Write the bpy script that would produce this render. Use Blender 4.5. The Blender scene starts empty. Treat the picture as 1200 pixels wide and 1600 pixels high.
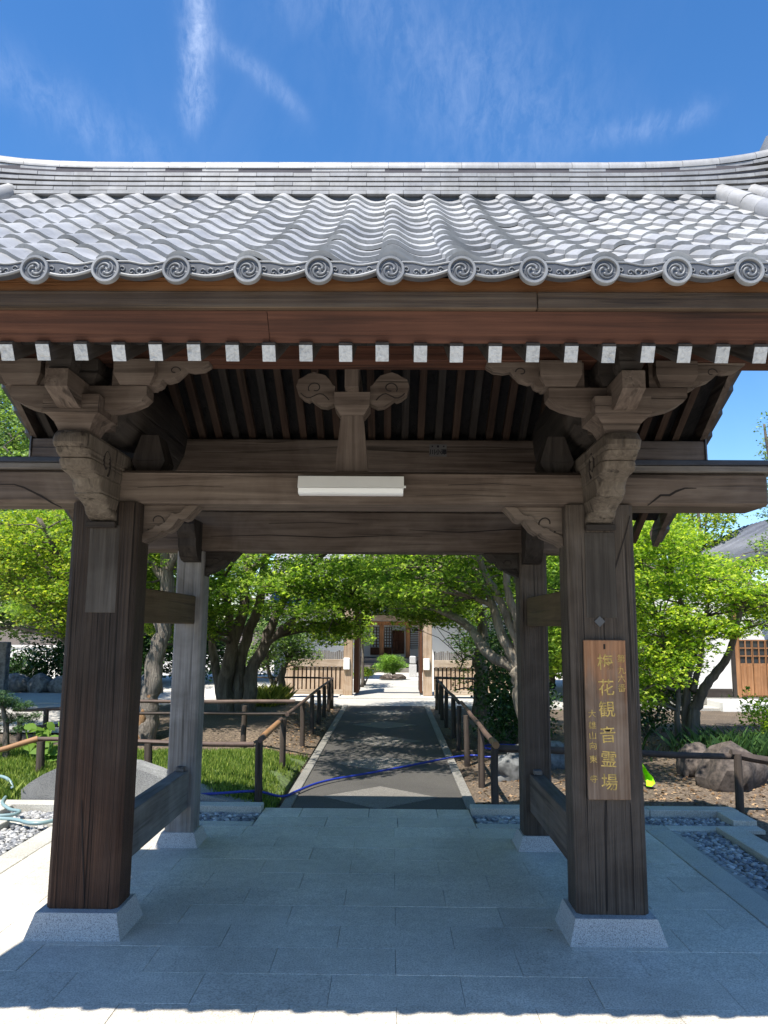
import bpy, bmesh, math, random
import numpy as np
from mathutils import Vector, Matrix

R = math.radians
random.seed(7)
rng = np.random.default_rng(7)
scene = bpy.context.scene
COL = scene.collection

# ------------------------------------------------------------------ camera
CAMH, CAMX = 1.62, 0.24
PITCH, YAW, ROLL = R(8.53), R(0.62), R(0.42)
cam_d = bpy.data.cameras.new('camera')
cam = bpy.data.objects.new('camera', cam_d)
COL.objects.link(cam)
cam_d.lens = 27.0
cam_d.sensor_width = 36.0
cam_d.clip_end = 2000
CAMROT = Matrix.Rotation(YAW, 3, 'Z') @ Matrix.Rotation(R(90) + PITCH, 3, 'X') @ Matrix.Rotation(ROLL, 3, 'Z')
cam.matrix_world = Matrix.Translation((CAMX, 0, CAMH)) @ CAMROT.to_4x4()
scene.camera = cam
scene.render.resolution_x, scene.render.resolution_y = 768, 1024

def P(px, py, Y):
    """a real point at distance Y in front of the camera, seen at this spot of the 1200 x 1600 photograph"""
    d = CAMROT @ Vector(((px - 600) / 1200, (800 - py) / 1200, -1))
    t = Y / d.y
    return Vector((CAMX + d.x * t, Y, CAMH + d.z * t))

# ------------------------------------------------------------------ sun, sky, exposure
SUN_DIR = Vector((-0.28, -0.465, 1.0)).normalized()      # towards the sun
SUN_EL = math.asin(SUN_DIR.z)
SUN_AZ = math.atan2(SUN_DIR.x, SUN_DIR.y)
sun_d = bpy.data.lights.new('sun', 'SUN')
sun_d.energy = 2.9
sun_d.angle = R(0.5)
sun_d.color = (1.0, 0.95, 0.86)
sun = bpy.data.objects.new('sun', sun_d)
sun.rotation_euler = SUN_DIR.to_track_quat('Z', 'Y').to_euler()
sun.location = (-10, -20, 40)
COL.objects.link(sun)

world = bpy.data.worlds.new('World')
scene.world = world
world.use_nodes = True
wn, wl = world.node_tree.nodes, world.node_tree.links
wn.clear()
wout = wn.new('ShaderNodeOutputWorld')
wbg = wn.new('ShaderNodeBackground')
wbg.inputs['Strength'].default_value = 0.115
sky = wn.new('ShaderNodeTexSky')
sky.sky_type = 'NISHITA'
sky.sun_disc = False
sky.sun_elevation = SUN_EL
sky.sun_rotation = SUN_AZ % (2 * math.pi)
sky.altitude = 300
sky.air_density = 1.0
sky.dust_density = 0.35
sky.ozone_density = 2.2
geo = wn.new('ShaderNodeTexCoord')
mp = wn.new('ShaderNodeMapping'); mp.inputs['Rotation'].default_value = (R(20), R(35), R(25)); mp.inputs['Scale'].default_value = (4.2, 1.5, 2.2)
nz = wn.new('ShaderNodeTexNoise'); nz.inputs['Scale'].default_value = 1.5; nz.inputs['Detail'].default_value = 10; nz.inputs['Roughness'].default_value = 0.62; nz.inputs['Distortion'].default_value = 0.9
rmp = wn.new('ShaderNodeValToRGB'); rmp.color_ramp.elements[0].position = 0.44; rmp.color_ramp.elements[1].position = 0.9
rmp.color_ramp.elements[0].color = (0, 0, 0, 1); rmp.color_ramp.elements[1].color = (.34, .34, .34, 1)
nz2 = wn.new('ShaderNodeTexNoise'); nz2.inputs['Scale'].default_value = 2.3; nz2.inputs['Detail'].default_value = 3
mul = wn.new('ShaderNodeMath'); mul.operation = 'MULTIPLY'
rm2 = wn.new('ShaderNodeValToRGB'); rm2.color_ramp.elements[0].position = 0.44; rm2.color_ramp.elements[1].position = 0.72
mix = wn.new('ShaderNodeMixRGB'); mix.inputs[2].default_value = (6.2, 6.5, 7.0, 1)
hue = wn.new('ShaderNodeHueSaturation'); hue.inputs['Hue'].default_value = 0.503; hue.inputs['Saturation'].default_value = 1.29; hue.inputs['Value'].default_value = 0.61
wl.new(geo.outputs['Generated'], mp.inputs[0]); wl.new(mp.outputs[0], nz.inputs['Vector']); wl.new(nz.outputs[0], rmp.inputs[0])
wl.new(geo.outputs['Generated'], nz2.inputs['Vector']); wl.new(nz2.outputs[0], rm2.inputs[0])
wl.new(rmp.outputs[0], mul.inputs[0]); wl.new(rm2.outputs[0], mul.inputs[1])
def wmath(op, a, b=None, c=None):
    m_ = wn.new('ShaderNodeMath'); m_.operation = op
    for i_, v_ in enumerate((a, b, c)):
        if v_ is None: continue
        if isinstance(v_, (int, float)): m_.inputs[i_].default_value = v_
        else: wl.new(v_, m_.inputs[i_])
    return m_.outputs[0]
sepd = wn.new('ShaderNodeSeparateXYZ'); wl.new(geo.outputs['Generated'], sepd.inputs[0])
zc_ = wmath('MAXIMUM', sepd.outputs[2], 0.08)
warp = wn.new('ShaderNodeTexNoise'); warp.inputs['Scale'].default_value = 5.0; warp.inputs['Detail'].default_value = 6; wl.new(geo.outputs['Generated'], warp.inputs['Vector'])
wsep = wn.new('ShaderNodeSeparateColor'); wl.new(warp.outputs['Color'], wsep.inputs[0])
ux = wmath('ADD', wmath('DIVIDE', sepd.outputs[0], zc_), wmath('MULTIPLY', wmath('SUBTRACT', wsep.outputs[0], .5), .16))
uy = wmath('ADD', wmath('DIVIDE', sepd.outputs[1], zc_), wmath('MULTIPLY', wmath('SUBTRACT', wsep.outputs[1], .5), .16))
fib = wn.new('ShaderNodeTexNoise'); fib.inputs['Scale'].default_value = 30; fib.inputs['Detail'].default_value = 8; fib.inputs['Roughness'].default_value = .7; fib.inputs['Distortion'].default_value = .35
fmp = wn.new('ShaderNodeMapping'); fmp.inputs['Scale'].default_value = (1.6, .55, .8); wl.new(geo.outputs['Generated'], fmp.inputs[0]); wl.new(fmp.outputs[0], fib.inputs['Vector'])
fr_w = wn.new('ShaderNodeMapRange'); fr_w.inputs[1].default_value = .40; fr_w.inputs[2].default_value = .72; wl.new(fib.outputs[0], fr_w.inputs[0])
total = None
for (p0, p1, wdt, amp) in (((287, -40), (304, 190), .026, .20), ((318, 60), (480, 190), .022, .07), ((640, 40), (860, 250), .15, .055), ((930, 225), (1100, 160), .04, .07), ((-40, 80), (240, 250), .07, .06), ((420, -20), (620, 40), .08, .04)):
    d0 = CAMROT @ Vector(((p0[0] - 600) / 1200, (800 - p0[1]) / 1200, -1)); d1 = CAMROT @ Vector(((p1[0] - 600) / 1200, (800 - p1[1]) / 1200, -1))
    a_ = Vector((d0.x / d0.z, d0.y / d0.z)); b_ = Vector((d1.x / d1.z, d1.y / d1.z)); L_w = (b_ - a_).length; e_ = (b_ - a_) / L_w
    dx_w, dy_w = wmath('SUBTRACT', ux, a_.x), wmath('SUBTRACT', uy, a_.y)
    t_w = wmath('DIVIDE', wmath('ADD', wmath('MULTIPLY', dx_w, e_.x), wmath('MULTIPLY', dy_w, e_.y)), L_w)
    s_w = wmath('DIVIDE', wmath('ADD', wmath('MULTIPLY', dx_w, -e_.y), wmath('MULTIPLY', dy_w, e_.x)), wdt)
    tt = wmath('DIVIDE', wmath('SUBTRACT', t_w, .5), .55)
    g_w = wmath('EXPONENT', wmath('MULTIPLY', wmath('ADD', wmath('MULTIPLY', s_w, s_w), wmath('POWER', wmath('ABSOLUTE', tt), 4.0)), -1.0))
    g_w = wmath('MULTIPLY', g_w, amp)
    total = g_w if total is None else wmath('ADD', total, g_w)
cir = wmath('MULTIPLY', total, wmath('ADD', wmath('MULTIPLY', fr_w.outputs[0], .9), .15))
call = wmath('ADD', cir, wmath('MULTIPLY', mul.outputs[0], .15))
wl.new(sky.outputs[0], hue.inputs['Color']); wl.new(hue.outputs[0], mix.inputs[1]); wl.new(call, mix.inputs[0])
wl.new(mix.outputs[0], wbg.inputs[0]); wl.new(wbg.outputs[0], wout.inputs[0])

scene.view_settings.view_transform = 'Standard'
scene.view_settings.look = 'None'
scene.view_settings.gamma = 1
scene.view_settings.use_curve_mapping = False
scene.view_settings.exposure = 1.74
cy = scene.cycles
cy.use_denoising = True
cy.max_bounces = 7; cy.diffuse_bounces = 5; cy.glossy_bounces = 3; cy.transmission_bounces = 4; cy.transparent_max_bounces = 4
cy.caustics_reflective = False; cy.caustics_refractive = False

# ------------------------------------------------------------------ materials
def new_mat(name):
    m = bpy.data.materials.new(name); m.use_nodes = True
    n = m.node_tree.nodes; l = m.node_tree.links
    return m, n, l, n['Principled BSDF']

def ramp(n, stops):
    r = n.new('ShaderNodeValToRGB'); cr = r.color_ramp
    while len(cr.elements) < len(stops): cr.elements.new(0.5)
    for e, (p, c) in zip(cr.elements, stops):
        e.position = p; e.color = (*c, 1)
    return r

def coords(n, l, scale, rnd=True, rot=None):
    tc = n.new('ShaderNodeTexCoord'); mpn = n.new('ShaderNodeMapping')
    mpn.inputs['Scale'].default_value = scale
    if rot: mpn.inputs['Rotation'].default_value = rot
    src = tc.outputs['Object']
    if rnd:
        oi = n.new('ShaderNodeObjectInfo'); mu = n.new('ShaderNodeVectorMath'); mu.operation = 'SCALE'
        cx = n.new('ShaderNodeCombineXYZ')
        for k in range(3): l.new(oi.outputs['Random'], cx.inputs[k])
        l.new(cx.outputs[0], mu.inputs[0]); mu.inputs['Scale'].default_value = 37.0
        ad = n.new('ShaderNodeVectorMath'); ad.operation = 'ADD'
        l.new(src, ad.inputs[0]); l.new(mu.outputs[0], ad.inputs[1]); src = ad.outputs[0]
    l.new(src, mpn.inputs[0])
    return mpn.outputs[0], src

def noise(n, l, vec, scale=1.0, detail=6, rough=0.6, dist=0.0):
    t = n.new('ShaderNodeTexNoise'); t.inputs['Scale'].default_value = scale; t.inputs['Detail'].default_value = detail
    t.inputs['Roughness'].default_value = rough; t.inputs['Distortion'].default_value = dist
    if vec is not None: l.new(vec, t.inputs['Vector'])
    return t.outputs[0]

def mixc(n, l, mode, fac, a, b):
    x = n.new('ShaderNodeMixRGB'); x.blend_type = mode
    for i, v in ((0, fac), (1, a), (2, b)):
        if isinstance(v, (int, float)): x.inputs[i].default_value = v
        elif isinstance(v, tuple): x.inputs[i].default_value = (*v, 1)
        else: l.new(v, x.inputs[i])
    return x.outputs[0]

def bump(n, l, bs, height, strength=0.4, dist=0.01):
    b = n.new('ShaderNodeBump'); b.inputs['Strength'].default_value = strength; b.inputs['Distance'].default_value = dist
    l.new(height, b.inputs['Height']); l.new(b.outputs[0], bs.inputs['Normal'])

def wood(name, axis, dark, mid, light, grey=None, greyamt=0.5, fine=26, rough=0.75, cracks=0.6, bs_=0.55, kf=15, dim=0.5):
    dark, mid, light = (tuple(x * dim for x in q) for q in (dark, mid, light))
    if grey: grey = tuple(x * dim for x in grey)
    m, n, l, bs = new_mat(name)
    sc = {'x': (1.1, fine, fine), 'y': (fine, 1.1, fine), 'z': (fine, fine, 1.1)}[axis]
    v, raw = coords(n, l, sc)
    g = noise(n, l, v, 1.0, 7, 0.62, 0.5)
    c = ramp(n, [(0.28, dark), (0.5, mid), (0.74, light)]); l.new(g, c.inputs[0])
    col = c.outputs[0]
    big = noise(n, l, raw, 2.3, 4, 0.6, 0.6)
    if grey:
        gr = ramp(n, [(0.42, (0, 0, 0)), (0.68, (1, 1, 1))]); l.new(big, gr.inputs[0])
        f = n.new('ShaderNodeMath'); f.operation = 'MULTIPLY'; f.inputs[1].default_value = greyamt; l.new(gr.outputs[0], f.inputs[0])
        gm = mixc(n, l, 'MULTIPLY', 0.55, (grey[0], grey[1], grey[2]), c.outputs[0])
        gm2 = mixc(n, l, 'MIX', 0.7, c.outputs[0], grey)
        col = mixc(n, l, 'MIX', f.outputs[0], col, gm2)
    sc2 = {'x': (0.55, kf, kf), 'y': (kf, 0.55, kf), 'z': (kf, kf, 0.55)}[axis]
    mp2 = n.new('ShaderNodeMapping'); mp2.inputs['Scale'].default_value = sc2; l.new(raw, mp2.inputs[0])
    k = noise(n, l, mp2.outputs[0], 1.3, 3, 0.5, 0.3)
    kr = ramp(n, [(0.30, (0.16, 0.16, 0.16)), (0.40, (1, 1, 1))]); l.new(k, kr.inputs[0])
    col = mixc(n, l, 'MULTIPLY', cracks, col, kr.outputs[0])
    bl = ramp(n, [(0.3, (0.62, 0.62, 0.62)), (0.7, (1.1, 1.1, 1.1))]); l.new(big, bl.inputs[0])
    col = mixc(n, l, 'MULTIPLY', 0.7, col, bl.outputs[0])
    l.new(col, bs.inputs['Base Color'])
    bs.inputs['Roughness'].default_value = rough
    bs.inputs['Specular IOR Level'].default_value = 0.25
    h = n.new('ShaderNodeMath'); h.operation = 'ADD'; l.new(g, h.inputs[0])
    k2 = n.new('ShaderNodeMath'); k2.operation = 'MULTIPLY'; k2.inputs[1].default_value = 0.8; l.new(kr.outputs[0], k2.inputs[0]); l.new(k2.outputs[0], h.inputs[1])
    bump(n, l, bs, h.outputs[0], bs_, 0.012)
    return m

def speckle(name, base, dark, light, scale=140, rough=0.6, blotch=0.25, bstr=0.12, varobj=0.0, mixscale=1.1, stain=0.0):
    m, n, l, bs = new_mat(name)
    v, raw = coords(n, l, (1, 1, 1))
    a = noise(n, l, v, scale, 2, 0.7)
    c = ramp(n, [(0.36, dark), (0.5, base), (0.66, light)]); l.new(a, c.inputs[0])
    b = noise(n, l, raw, mixscale, 4, 0.6, 0.4)
    br = ramp(n, [(0.3, (1 - blotch,) * 3), (0.7, (1.0 + blotch * 0.3,) * 3)]); l.new(b, br.inputs[0])
    col = mixc(n, l, 'MULTIPLY', 1.0, c.outputs[0], br.outputs[0])
    if varobj:
        oi = n.new('ShaderNodeObjectInfo')
        vr = ramp(n, [(0, (1 - varobj,) * 3), (1, (1 + varobj * .4,) * 3)]); l.new(oi.outputs['Random'], vr.inputs[0])
        col = mixc(n, l, 'MULTIPLY', 1.0, col, vr.outputs[0])
    if stain:
        gp_ = n.new('ShaderNodeNewGeometry')
        sn = noise(n, l, gp_.outputs['Position'], 0.75, 5, 0.62, 0.7)
        sr = ramp(n, [(0.34, (1 - stain,) * 3), (0.62, (1.06, 1.06, 1.05))]); l.new(sn, sr.inputs[0])
        col = mixc(n, l, 'MULTIPLY', 1.0, col, sr.outputs[0])
        sn2 = noise(n, l, gp_.outputs['Position'], 14, 4, 0.7, 0.2)
        sr2 = ramp(n, [(0.3, (0.86,) * 3), (0.6, (1.03,) * 3)]); l.new(sn2, sr2.inputs[0])
        col = mixc(n, l, 'MULTIPLY', 1.0, col, sr2.outputs[0])
    l.new(col, bs.inputs['Base Color']); bs.inputs['Roughness'].default_value = rough
    bump(n, l, bs, a, bstr, 0.004)
    return m

def plain(name, col, rough=0.6, metal=0.0, var=0.15, scale=6.0, bstr=0.1):
    m, n, l, bs = new_mat(name)
    v, raw = coords(n, l, (1, 1, 1))
    a = noise(n, l, v, scale, 5, 0.6, 0.3)
    lo = tuple(x * (1 - var) for x in col); hi = tuple(min(1, x * (1 + var)) for x in col)
    c = ramp(n, [(0.3, lo), (0.7, hi)]); l.new(a, c.inputs[0])
    l.new(c.outputs[0], bs.inputs['Base Color']); bs.inputs['Roughness'].default_value = rough; bs.inputs['Metallic'].default_value = metal
    if bstr: bump(n, l, bs, a, bstr, 0.01)
    return m

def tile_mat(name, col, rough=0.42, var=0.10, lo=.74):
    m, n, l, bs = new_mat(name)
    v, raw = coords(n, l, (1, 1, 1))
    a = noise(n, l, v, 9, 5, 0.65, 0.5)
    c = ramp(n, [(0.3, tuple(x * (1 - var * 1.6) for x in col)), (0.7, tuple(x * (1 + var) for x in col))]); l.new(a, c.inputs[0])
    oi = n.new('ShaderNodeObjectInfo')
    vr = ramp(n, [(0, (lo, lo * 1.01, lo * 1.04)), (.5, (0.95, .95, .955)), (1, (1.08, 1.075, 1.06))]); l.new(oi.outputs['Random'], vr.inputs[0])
    col2 = mixc(n, l, 'MULTIPLY', 1.0, c.outputs[0], vr.outputs[0])
    gp_ = n.new('ShaderNodeNewGeometry')
    sm = n.new('ShaderNodeMapping'); sm.inputs['Scale'].default_value = (7, 1.2, 1.2); l.new(gp_.outputs['Position'], sm.inputs[0])
    sn = noise(n, l, sm.outputs[0], 1.0, 6, 0.7, 0.4)
    sr = ramp(n, [(0.33, (0.74, 0.735, 0.72)), (0.58, (1.03, 1.03, 1.03))]); l.new(sn, sr.inputs[0])
    col2 = mixc(n, l, 'MULTIPLY', 1.0, col2, sr.outputs[0])
    sp_ = noise(n, l, gp_.outputs['Position'], 55, 3, 0.7)
    sq = ramp(n, [(0.30, (0.72, 0.72, 0.70)), (0.40, (1, 1, 1))]); l.new(sp_, sq.inputs[0])
    col2 = mixc(n, l, 'MULTIPLY', 0.7, col2, sq.outputs[0])
    l.new(col2, bs.inputs['Base Color'])
    bs.inputs['Roughness'].default_value = rough; bs.inputs['Metallic'].default_value = 0.12
    f = noise(n, l, raw, 160, 2, 0.6)
    bump(n, l, bs, f, 0.08, 0.003)
    return m

def leaf_mat(name, base, alt, trans=0.45, rough=0.55, var=1.0):
    m, n, l, bs = new_mat(name)
    g = n.new('ShaderNodeNewGeometry')
    c = ramp(n, [(0.0, tuple(x * 0.55 for x in base)), (0.45, base), (0.85, alt), (1.0, tuple(min(1, x * 1.25) for x in alt))])
    l.new(g.outputs['Random Per Island'], c.inputs[0])
    l.new(c.outputs[0], bs.inputs['Base Color']); bs.inputs['Roughness'].default_value = rough
    bs.inputs['Specular IOR Level'].default_value = 0.3
    tr = n.new('ShaderNodeBsdfTranslucent')
    tcol = mixc(n, l, 'MULTIPLY', 1.0, c.outputs[0], (1.3, 1.38, 0.62))
    l.new(tcol, tr.inputs['Color'])
    mx = n.new('ShaderNodeMixShader'); mx.inputs[0].default_value = trans
    l.new(bs.outputs[0], mx.inputs[1]); l.new(tr.outputs[0], mx.inputs[2])
    l.new(mx.outputs[0], n['Material Output'].inputs['Surface'])
    return m

def bark(name, dark, light, sc=(9, 9, 1.6), bstr=0.8):
    m, n, l, bs = new_mat(name)
    v, raw = coords(n, l, sc)
    a = noise(n, l, v, 1.6, 7, 0.65, 0.8)
    b = noise(n, l, raw, 3.0, 4, 0.6)
    c = ramp(n, [(0.32, dark), (0.68, light)]); l.new(a, c.inputs[0])
    br = ramp(n, [(0.3, (0.6, 0.6, 0.6)), (0.7, (1.15, 1.15, 1.12))]); l.new(b, br.inputs[0])
    l.new(mixc(n, l, 'MULTIPLY', 1, c.outputs[0], br.outputs[0]), bs.inputs['Base Color']); bs.inputs['Roughness'].default_value = 0.9
    bump(n, l, bs, a, bstr * 1.3, 0.04)
    return m

M = {}
for ax in 'xyz':
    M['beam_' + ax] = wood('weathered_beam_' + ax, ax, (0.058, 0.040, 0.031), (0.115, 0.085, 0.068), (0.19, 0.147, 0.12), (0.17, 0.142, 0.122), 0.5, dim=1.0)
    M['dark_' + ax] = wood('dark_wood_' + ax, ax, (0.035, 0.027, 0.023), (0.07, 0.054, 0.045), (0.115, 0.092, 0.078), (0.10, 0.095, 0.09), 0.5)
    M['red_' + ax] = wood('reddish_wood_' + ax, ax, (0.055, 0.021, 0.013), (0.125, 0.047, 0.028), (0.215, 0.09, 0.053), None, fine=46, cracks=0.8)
    M['grey_' + ax] = wood('silvered_wood_' + ax, ax, (0.12, 0.105, 0.095), (0.21, 0.19, 0.175), (0.32, 0.295, 0.275), (0.30, 0.285, 0.275), 0.6, dim=.75)
    M['tan_' + ax] = wood('tan_wood_' + ax, ax, (0.13, 0.085, 0.045), (0.20, 0.135, 0.075), (0.27, 0.19, 0.11), None, cracks=0.35)
M['roofboard'] = wood('sooty_roof_board', 'y', (0.012, 0.011, 0.012), (0.022, 0.019, 0.019), (0.035, 0.03, 0.028), None)  # near-black grained boards behind the rafters
M['rafter'] = wood('brown_rafter_wood', 'y', (0.055, 0.030, 0.020), (0.105, 0.058, 0.038), (0.165, 0.10, 0.07), (0.12, 0.085, 0.065), .6)
M['nose'] = wood('worn_carved_wood', 'z', (0.085, 0.066, 0.052), (0.165, 0.132, 0.104), (0.27, 0.225, 0.18), (0.25, 0.215, 0.18), 0.6, fine=45, bs_=.9, dim=.72)
M['pillar_patch'] = wood('pillar_patch_wood', 'z', (0.07, 0.055, 0.046), (0.135, 0.112, 0.095), (0.22, 0.19, 0.165), (0.19, 0.175, 0.165), 0.6, fine=30, bs_=0.7)
M['pillar_dark'] = wood('dark_pillar_wood', 'z', (0.030, 0.020, 0.016), (0.075, 0.050, 0.038), (0.14, 0.095, 0.068), (0.10, 0.085, 0.075), 0.5, fine=115, bs_=1.0, kf=75, cracks=.9)
M['plaque'] = wood('plaque_wood', 'z', (0.13, 0.075, 0.045), (0.25, 0.155, 0.10), (0.36, 0.25, 0.175), (0.33, 0.27, 0.225), 0.5, fine=60, dim=.82)
def worn_foot(m, z0, z1, col):
    n, l = m.node_tree.nodes, m.node_tree.links; bs = n['Principled BSDF']
    src = bs.inputs['Base Color'].links[0].from_socket
    tc = n.new('ShaderNodeTexCoord'); sp = n.new('ShaderNodeSeparateXYZ'); l.new(tc.outputs['Object'], sp.inputs[0])
    mpn = n.new('ShaderNodeMapping'); mpn.inputs['Scale'].default_value = (9, 9, 1.4); l.new(tc.outputs['Object'], mpn.inputs[0])
    nz_ = noise(n, l, mpn.outputs[0], 1.5, 6, .65, .3)
    ad = n.new('ShaderNodeMath'); ad.operation = 'MULTIPLY_ADD'; l.new(nz_, ad.inputs[0]); ad.inputs[1].default_value = 1.1; l.new(sp.outputs['Z'], ad.inputs[2])
    mr = n.new('ShaderNodeMapRange'); mr.inputs[1].default_value = z1 + .75; mr.inputs[2].default_value = z0 + .45; l.new(ad.outputs[0], mr.inputs[0])
    mk = n.new('ShaderNodeMath'); mk.operation = 'MULTIPLY'; mk.inputs[1].default_value = .75; l.new(mr.outputs[0], mk.inputs[0])
    tint = mixc(n, l, 'MULTIPLY', 1.0, src, col)
    l.new(mixc(n, l, 'MIX', mk.outputs[0], src, tint), bs.inputs['Base Color'])
worn_foot(M['pillar_dark'], .35, 1.15, (2.1, 1.35, .95))
worn_foot(M['plaque'], 1.55, 1.0, (1.55, 1.0, .62))
M['pillar_grey'] = wood('grey_pillar_wood', 'z', (0.055, 0.040, 0.031), (0.125, 0.094, 0.074), (0.22, 0.175, 0.142), (0.19, 0.158, 0.135), 0.7, fine=115, bs_=1.0, kf=60, cracks=.8, dim=.62)
M['rear_pillar'] = wood('silvered_rear_pillar', 'z', (0.15, 0.135, 0.125), (0.25, 0.232, 0.22), (0.36, 0.34, 0.33), (0.38, 0.365, 0.36), 0.6, fine=60, kf=26, dim=.85)
M['orange_x'] = wood('orange_batten', 'x', (0.26, 0.10, 0.035), (0.36, 0.155, 0.06), (0.44, 0.21, 0.09), None, cracks=0.3)
M['fascia'] = wood('fascia_wood', 'x', (0.075, 0.044, 0.027), (0.14, 0.088, 0.055), (0.27, 0.19, 0.122), (0.16, 0.11, 0.07), 0.5, fine=48)
M['cedar_z'] = wood('pale_cedar_z', 'z', (0.33, 0.215, 0.135), (0.46, 0.325, 0.22), (0.58, 0.45, 0.33), (0.5, 0.44, 0.38), 0.5, cracks=0.3, dim=.85)
M['cedar_x'] = wood('pale_cedar_x', 'x', (0.33, 0.235, 0.165), (0.46, 0.355, 0.26), (0.58, 0.47, 0.37), (0.5, 0.45, 0.4), 0.5, cracks=0.3, dim=.85)
M['brown_z'] = wood('brown_stained_wood', 'z', (0.12, 0.045, 0.022), (0.19, 0.08, 0.042), (0.26, 0.12, 0.07), None, cracks=0.3)
M['hinoki_z'] = wood('orange_pillar_wood', 'z', (0.27, 0.12, 0.05), (0.36, 0.175, 0.08), (0.45, 0.24, 0.12), None, cracks=0.3, dim=.85)
M['pole'] = wood('fence_pole', 'z', (0.07, 0.05, 0.04), (0.13, 0.098, 0.078), (0.2, 0.16, 0.13), None)
M['rail'] = plain('fence_rail', (0.08, 0.049, 0.037), 0.7, var=0.35, scale=9, bstr=0.5)
M['raildark'] = plain('old_fence_rail', (0.05, 0.036, 0.029), 0.8, var=0.4, scale=9, bstr=0.5)
M['sawn'] = plain('fresh_pole_end', (0.24, 0.125, 0.055), 0.7, var=0.2)
M['tile'] = tile_mat('smoked_roof_tile', (0.365, 0.366, 0.37), 0.45)
M['tile2'] = tile_mat('smoked_ridge_tile', (0.30, 0.30, 0.305), 0.5, lo=.88)
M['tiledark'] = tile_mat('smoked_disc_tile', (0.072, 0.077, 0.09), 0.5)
M['tilerim'] = tile_mat('smoked_rim_tile', (0.20, 0.205, 0.215), 0.5)
M['tilemid'] = tile_mat('smoked_relief_tile', (0.13, 0.137, 0.15), 0.5)
M['mortar'] = plain('dark_ridge_core', (0.07, 0.065, 0.075), 0.9)
M['whitepaint'] = wood('white_rafter_paint', 'y', (0.36, 0.36, 0.365), (0.56, 0.56, 0.56), (0.70, 0.70, 0.69), (0.42, 0.42, 0.42), 0.5, fine=75, cracks=.25, dim=.85)
M['granite'] = speckle('speckled_granite', (0.44, 0.435, 0.425), (0.20, 0.20, 0.21), (0.57, 0.565, 0.555), 190, 0.65, 0.15)
M['greystone'] = speckle('grey_cut_granite', (0.25, 0.25, 0.245), (0.13, 0.13, 0.135), (0.34, 0.34, 0.335), 110, 0.75, 0.35, stain=.3)
M['slab'] = speckle('paving_granite', (0.62, 0.57, 0.485), (0.40, 0.365, 0.31), (0.76, 0.71, 0.62), 120, 0.62, 0.12, varobj=0.07, stain=.24)
M['curb'] = speckle('curb_granite', (0.47, 0.45, 0.39), (0.34, 0.325, 0.285), (0.57, 0.55, 0.48), 120, 0.7, 0.25)
M['joint'] = plain('paving_joint', (0.31, 0.30, 0.275), 0.9)
M['asphalt'] = speckle('path_asphalt', (0.062, 0.057, 0.051), (0.038, 0.035, 0.032), (0.10, 0.093, 0.084), 160, 0.9, 0.25)
M['inlay'] = speckle('exposed_aggregate', (0.15, 0.138, 0.122), (0.095, 0.087, 0.078), (0.215, 0.20, 0.178), 110, 0.85, 0.15)
M['palestone'] = speckle('pale_cross_paving', (0.42, 0.40, 0.365), (0.33, 0.315, 0.29), (0.5, 0.48, 0.44), 60, 0.85, 0.2)
M['concrete'] = speckle('path_concrete', (0.20, 0.19, 0.17), (0.14, 0.132, 0.118), (0.26, 0.248, 0.225), 60, 0.85, 0.25)
M['sand'] = speckle('court_sand', (0.62, 0.59, 0.53), (0.50, 0.47, 0.42), (0.70, 0.67, 0.61), 40, 0.9, 0.12)
M['soil'] = speckle('leaf_littered_soil', (0.105, 0.076, 0.053), (0.055, 0.04, 0.028), (0.20, 0.152, 0.105), 38, 0.95, 0.4, 0.5)
M['turf'] = speckle('turf_soil', (0.075, 0.11, 0.03), (0.045, 0.06, 0.022), (0.11, 0.16, 0.05), 25, 0.95, 0.3, 0.5)
M['road'] = speckle('far_road', (0.40, 0.375, 0.345), (0.31, 0.29, 0.27), (0.46, 0.44, 0.41), 30, 0.9, 0.15)
M['plaster'] = plain('white_plaster', (0.66, 0.65, 0.63), 0.9, var=0.05, scale=1.5, bstr=0.02)
M['pebble'] = plain('pebbles', (0.25, 0.255, 0.27), 0.7, var=0.5, scale=14)
M['rock'] = speckle('brown_rock', (0.085, 0.066, 0.055), (0.04, 0.032, 0.028), (0.14, 0.112, 0.095), 14, 0.9, 0.45, 0.9)
M['greyrock'] = speckle('grey_rock', (0.14, 0.142, 0.14), (0.07, 0.072, 0.072), (0.21, 0.212, 0.21), 9, 0.9, 0.4, 0.7)
M['metalwhite'] = plain('white_lamp_metal', (0.78, 0.78, 0.77), 0.35, var=0.04, bstr=0)
M['lampcover'] = plain('milky_lamp_cover', (0.83, 0.84, 0.85), 0.3, var=0.02, bstr=0)
M['copper'] = plain('dark_copper', (0.035, 0.04, 0.055), 0.45, 0.4, var=0.3)
M['steel'] = plain('dull_steel', (0.10, 0.10, 0.105), 0.6, 0.4)
M['gold'] = plain('worn_gold_paint', (0.50, 0.33, 0.085), 0.5, 0.1, var=0.55, scale=45, bstr=0)
M['ink'] = plain('black_ink', (0.008, 0.008, 0.012), 0.9, bstr=0)
M['paper'] = plain('aged_paper', (0.12, 0.115, 0.115), 0.9, bstr=0)
M['groove'] = plain('carved_groove', (0.018, 0.013, 0.011), 0.95, bstr=0)
M['bluehose'] = plain('blue_hose', (0.014, 0.03, 0.26), 0.35, var=0.08, bstr=0)
M['cyanhose'] = plain('pale_cyan_hose', (0.17, 0.25, 0.26), 0.4, var=0.08, bstr=0)
M['lime'] = plain('lime_plastic', (0.36, 0.75, 0.02), 0.4, var=0.05, bstr=0)
M['glass'] = plain('dark_window_glass', (0.025, 0.03, 0.035), 0.12, var=0.1, bstr=0)
M['shoji'] = plain('pale_window_pane', (0.42, 0.47, 0.50), 0.5, var=0.08, bstr=0)
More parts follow.
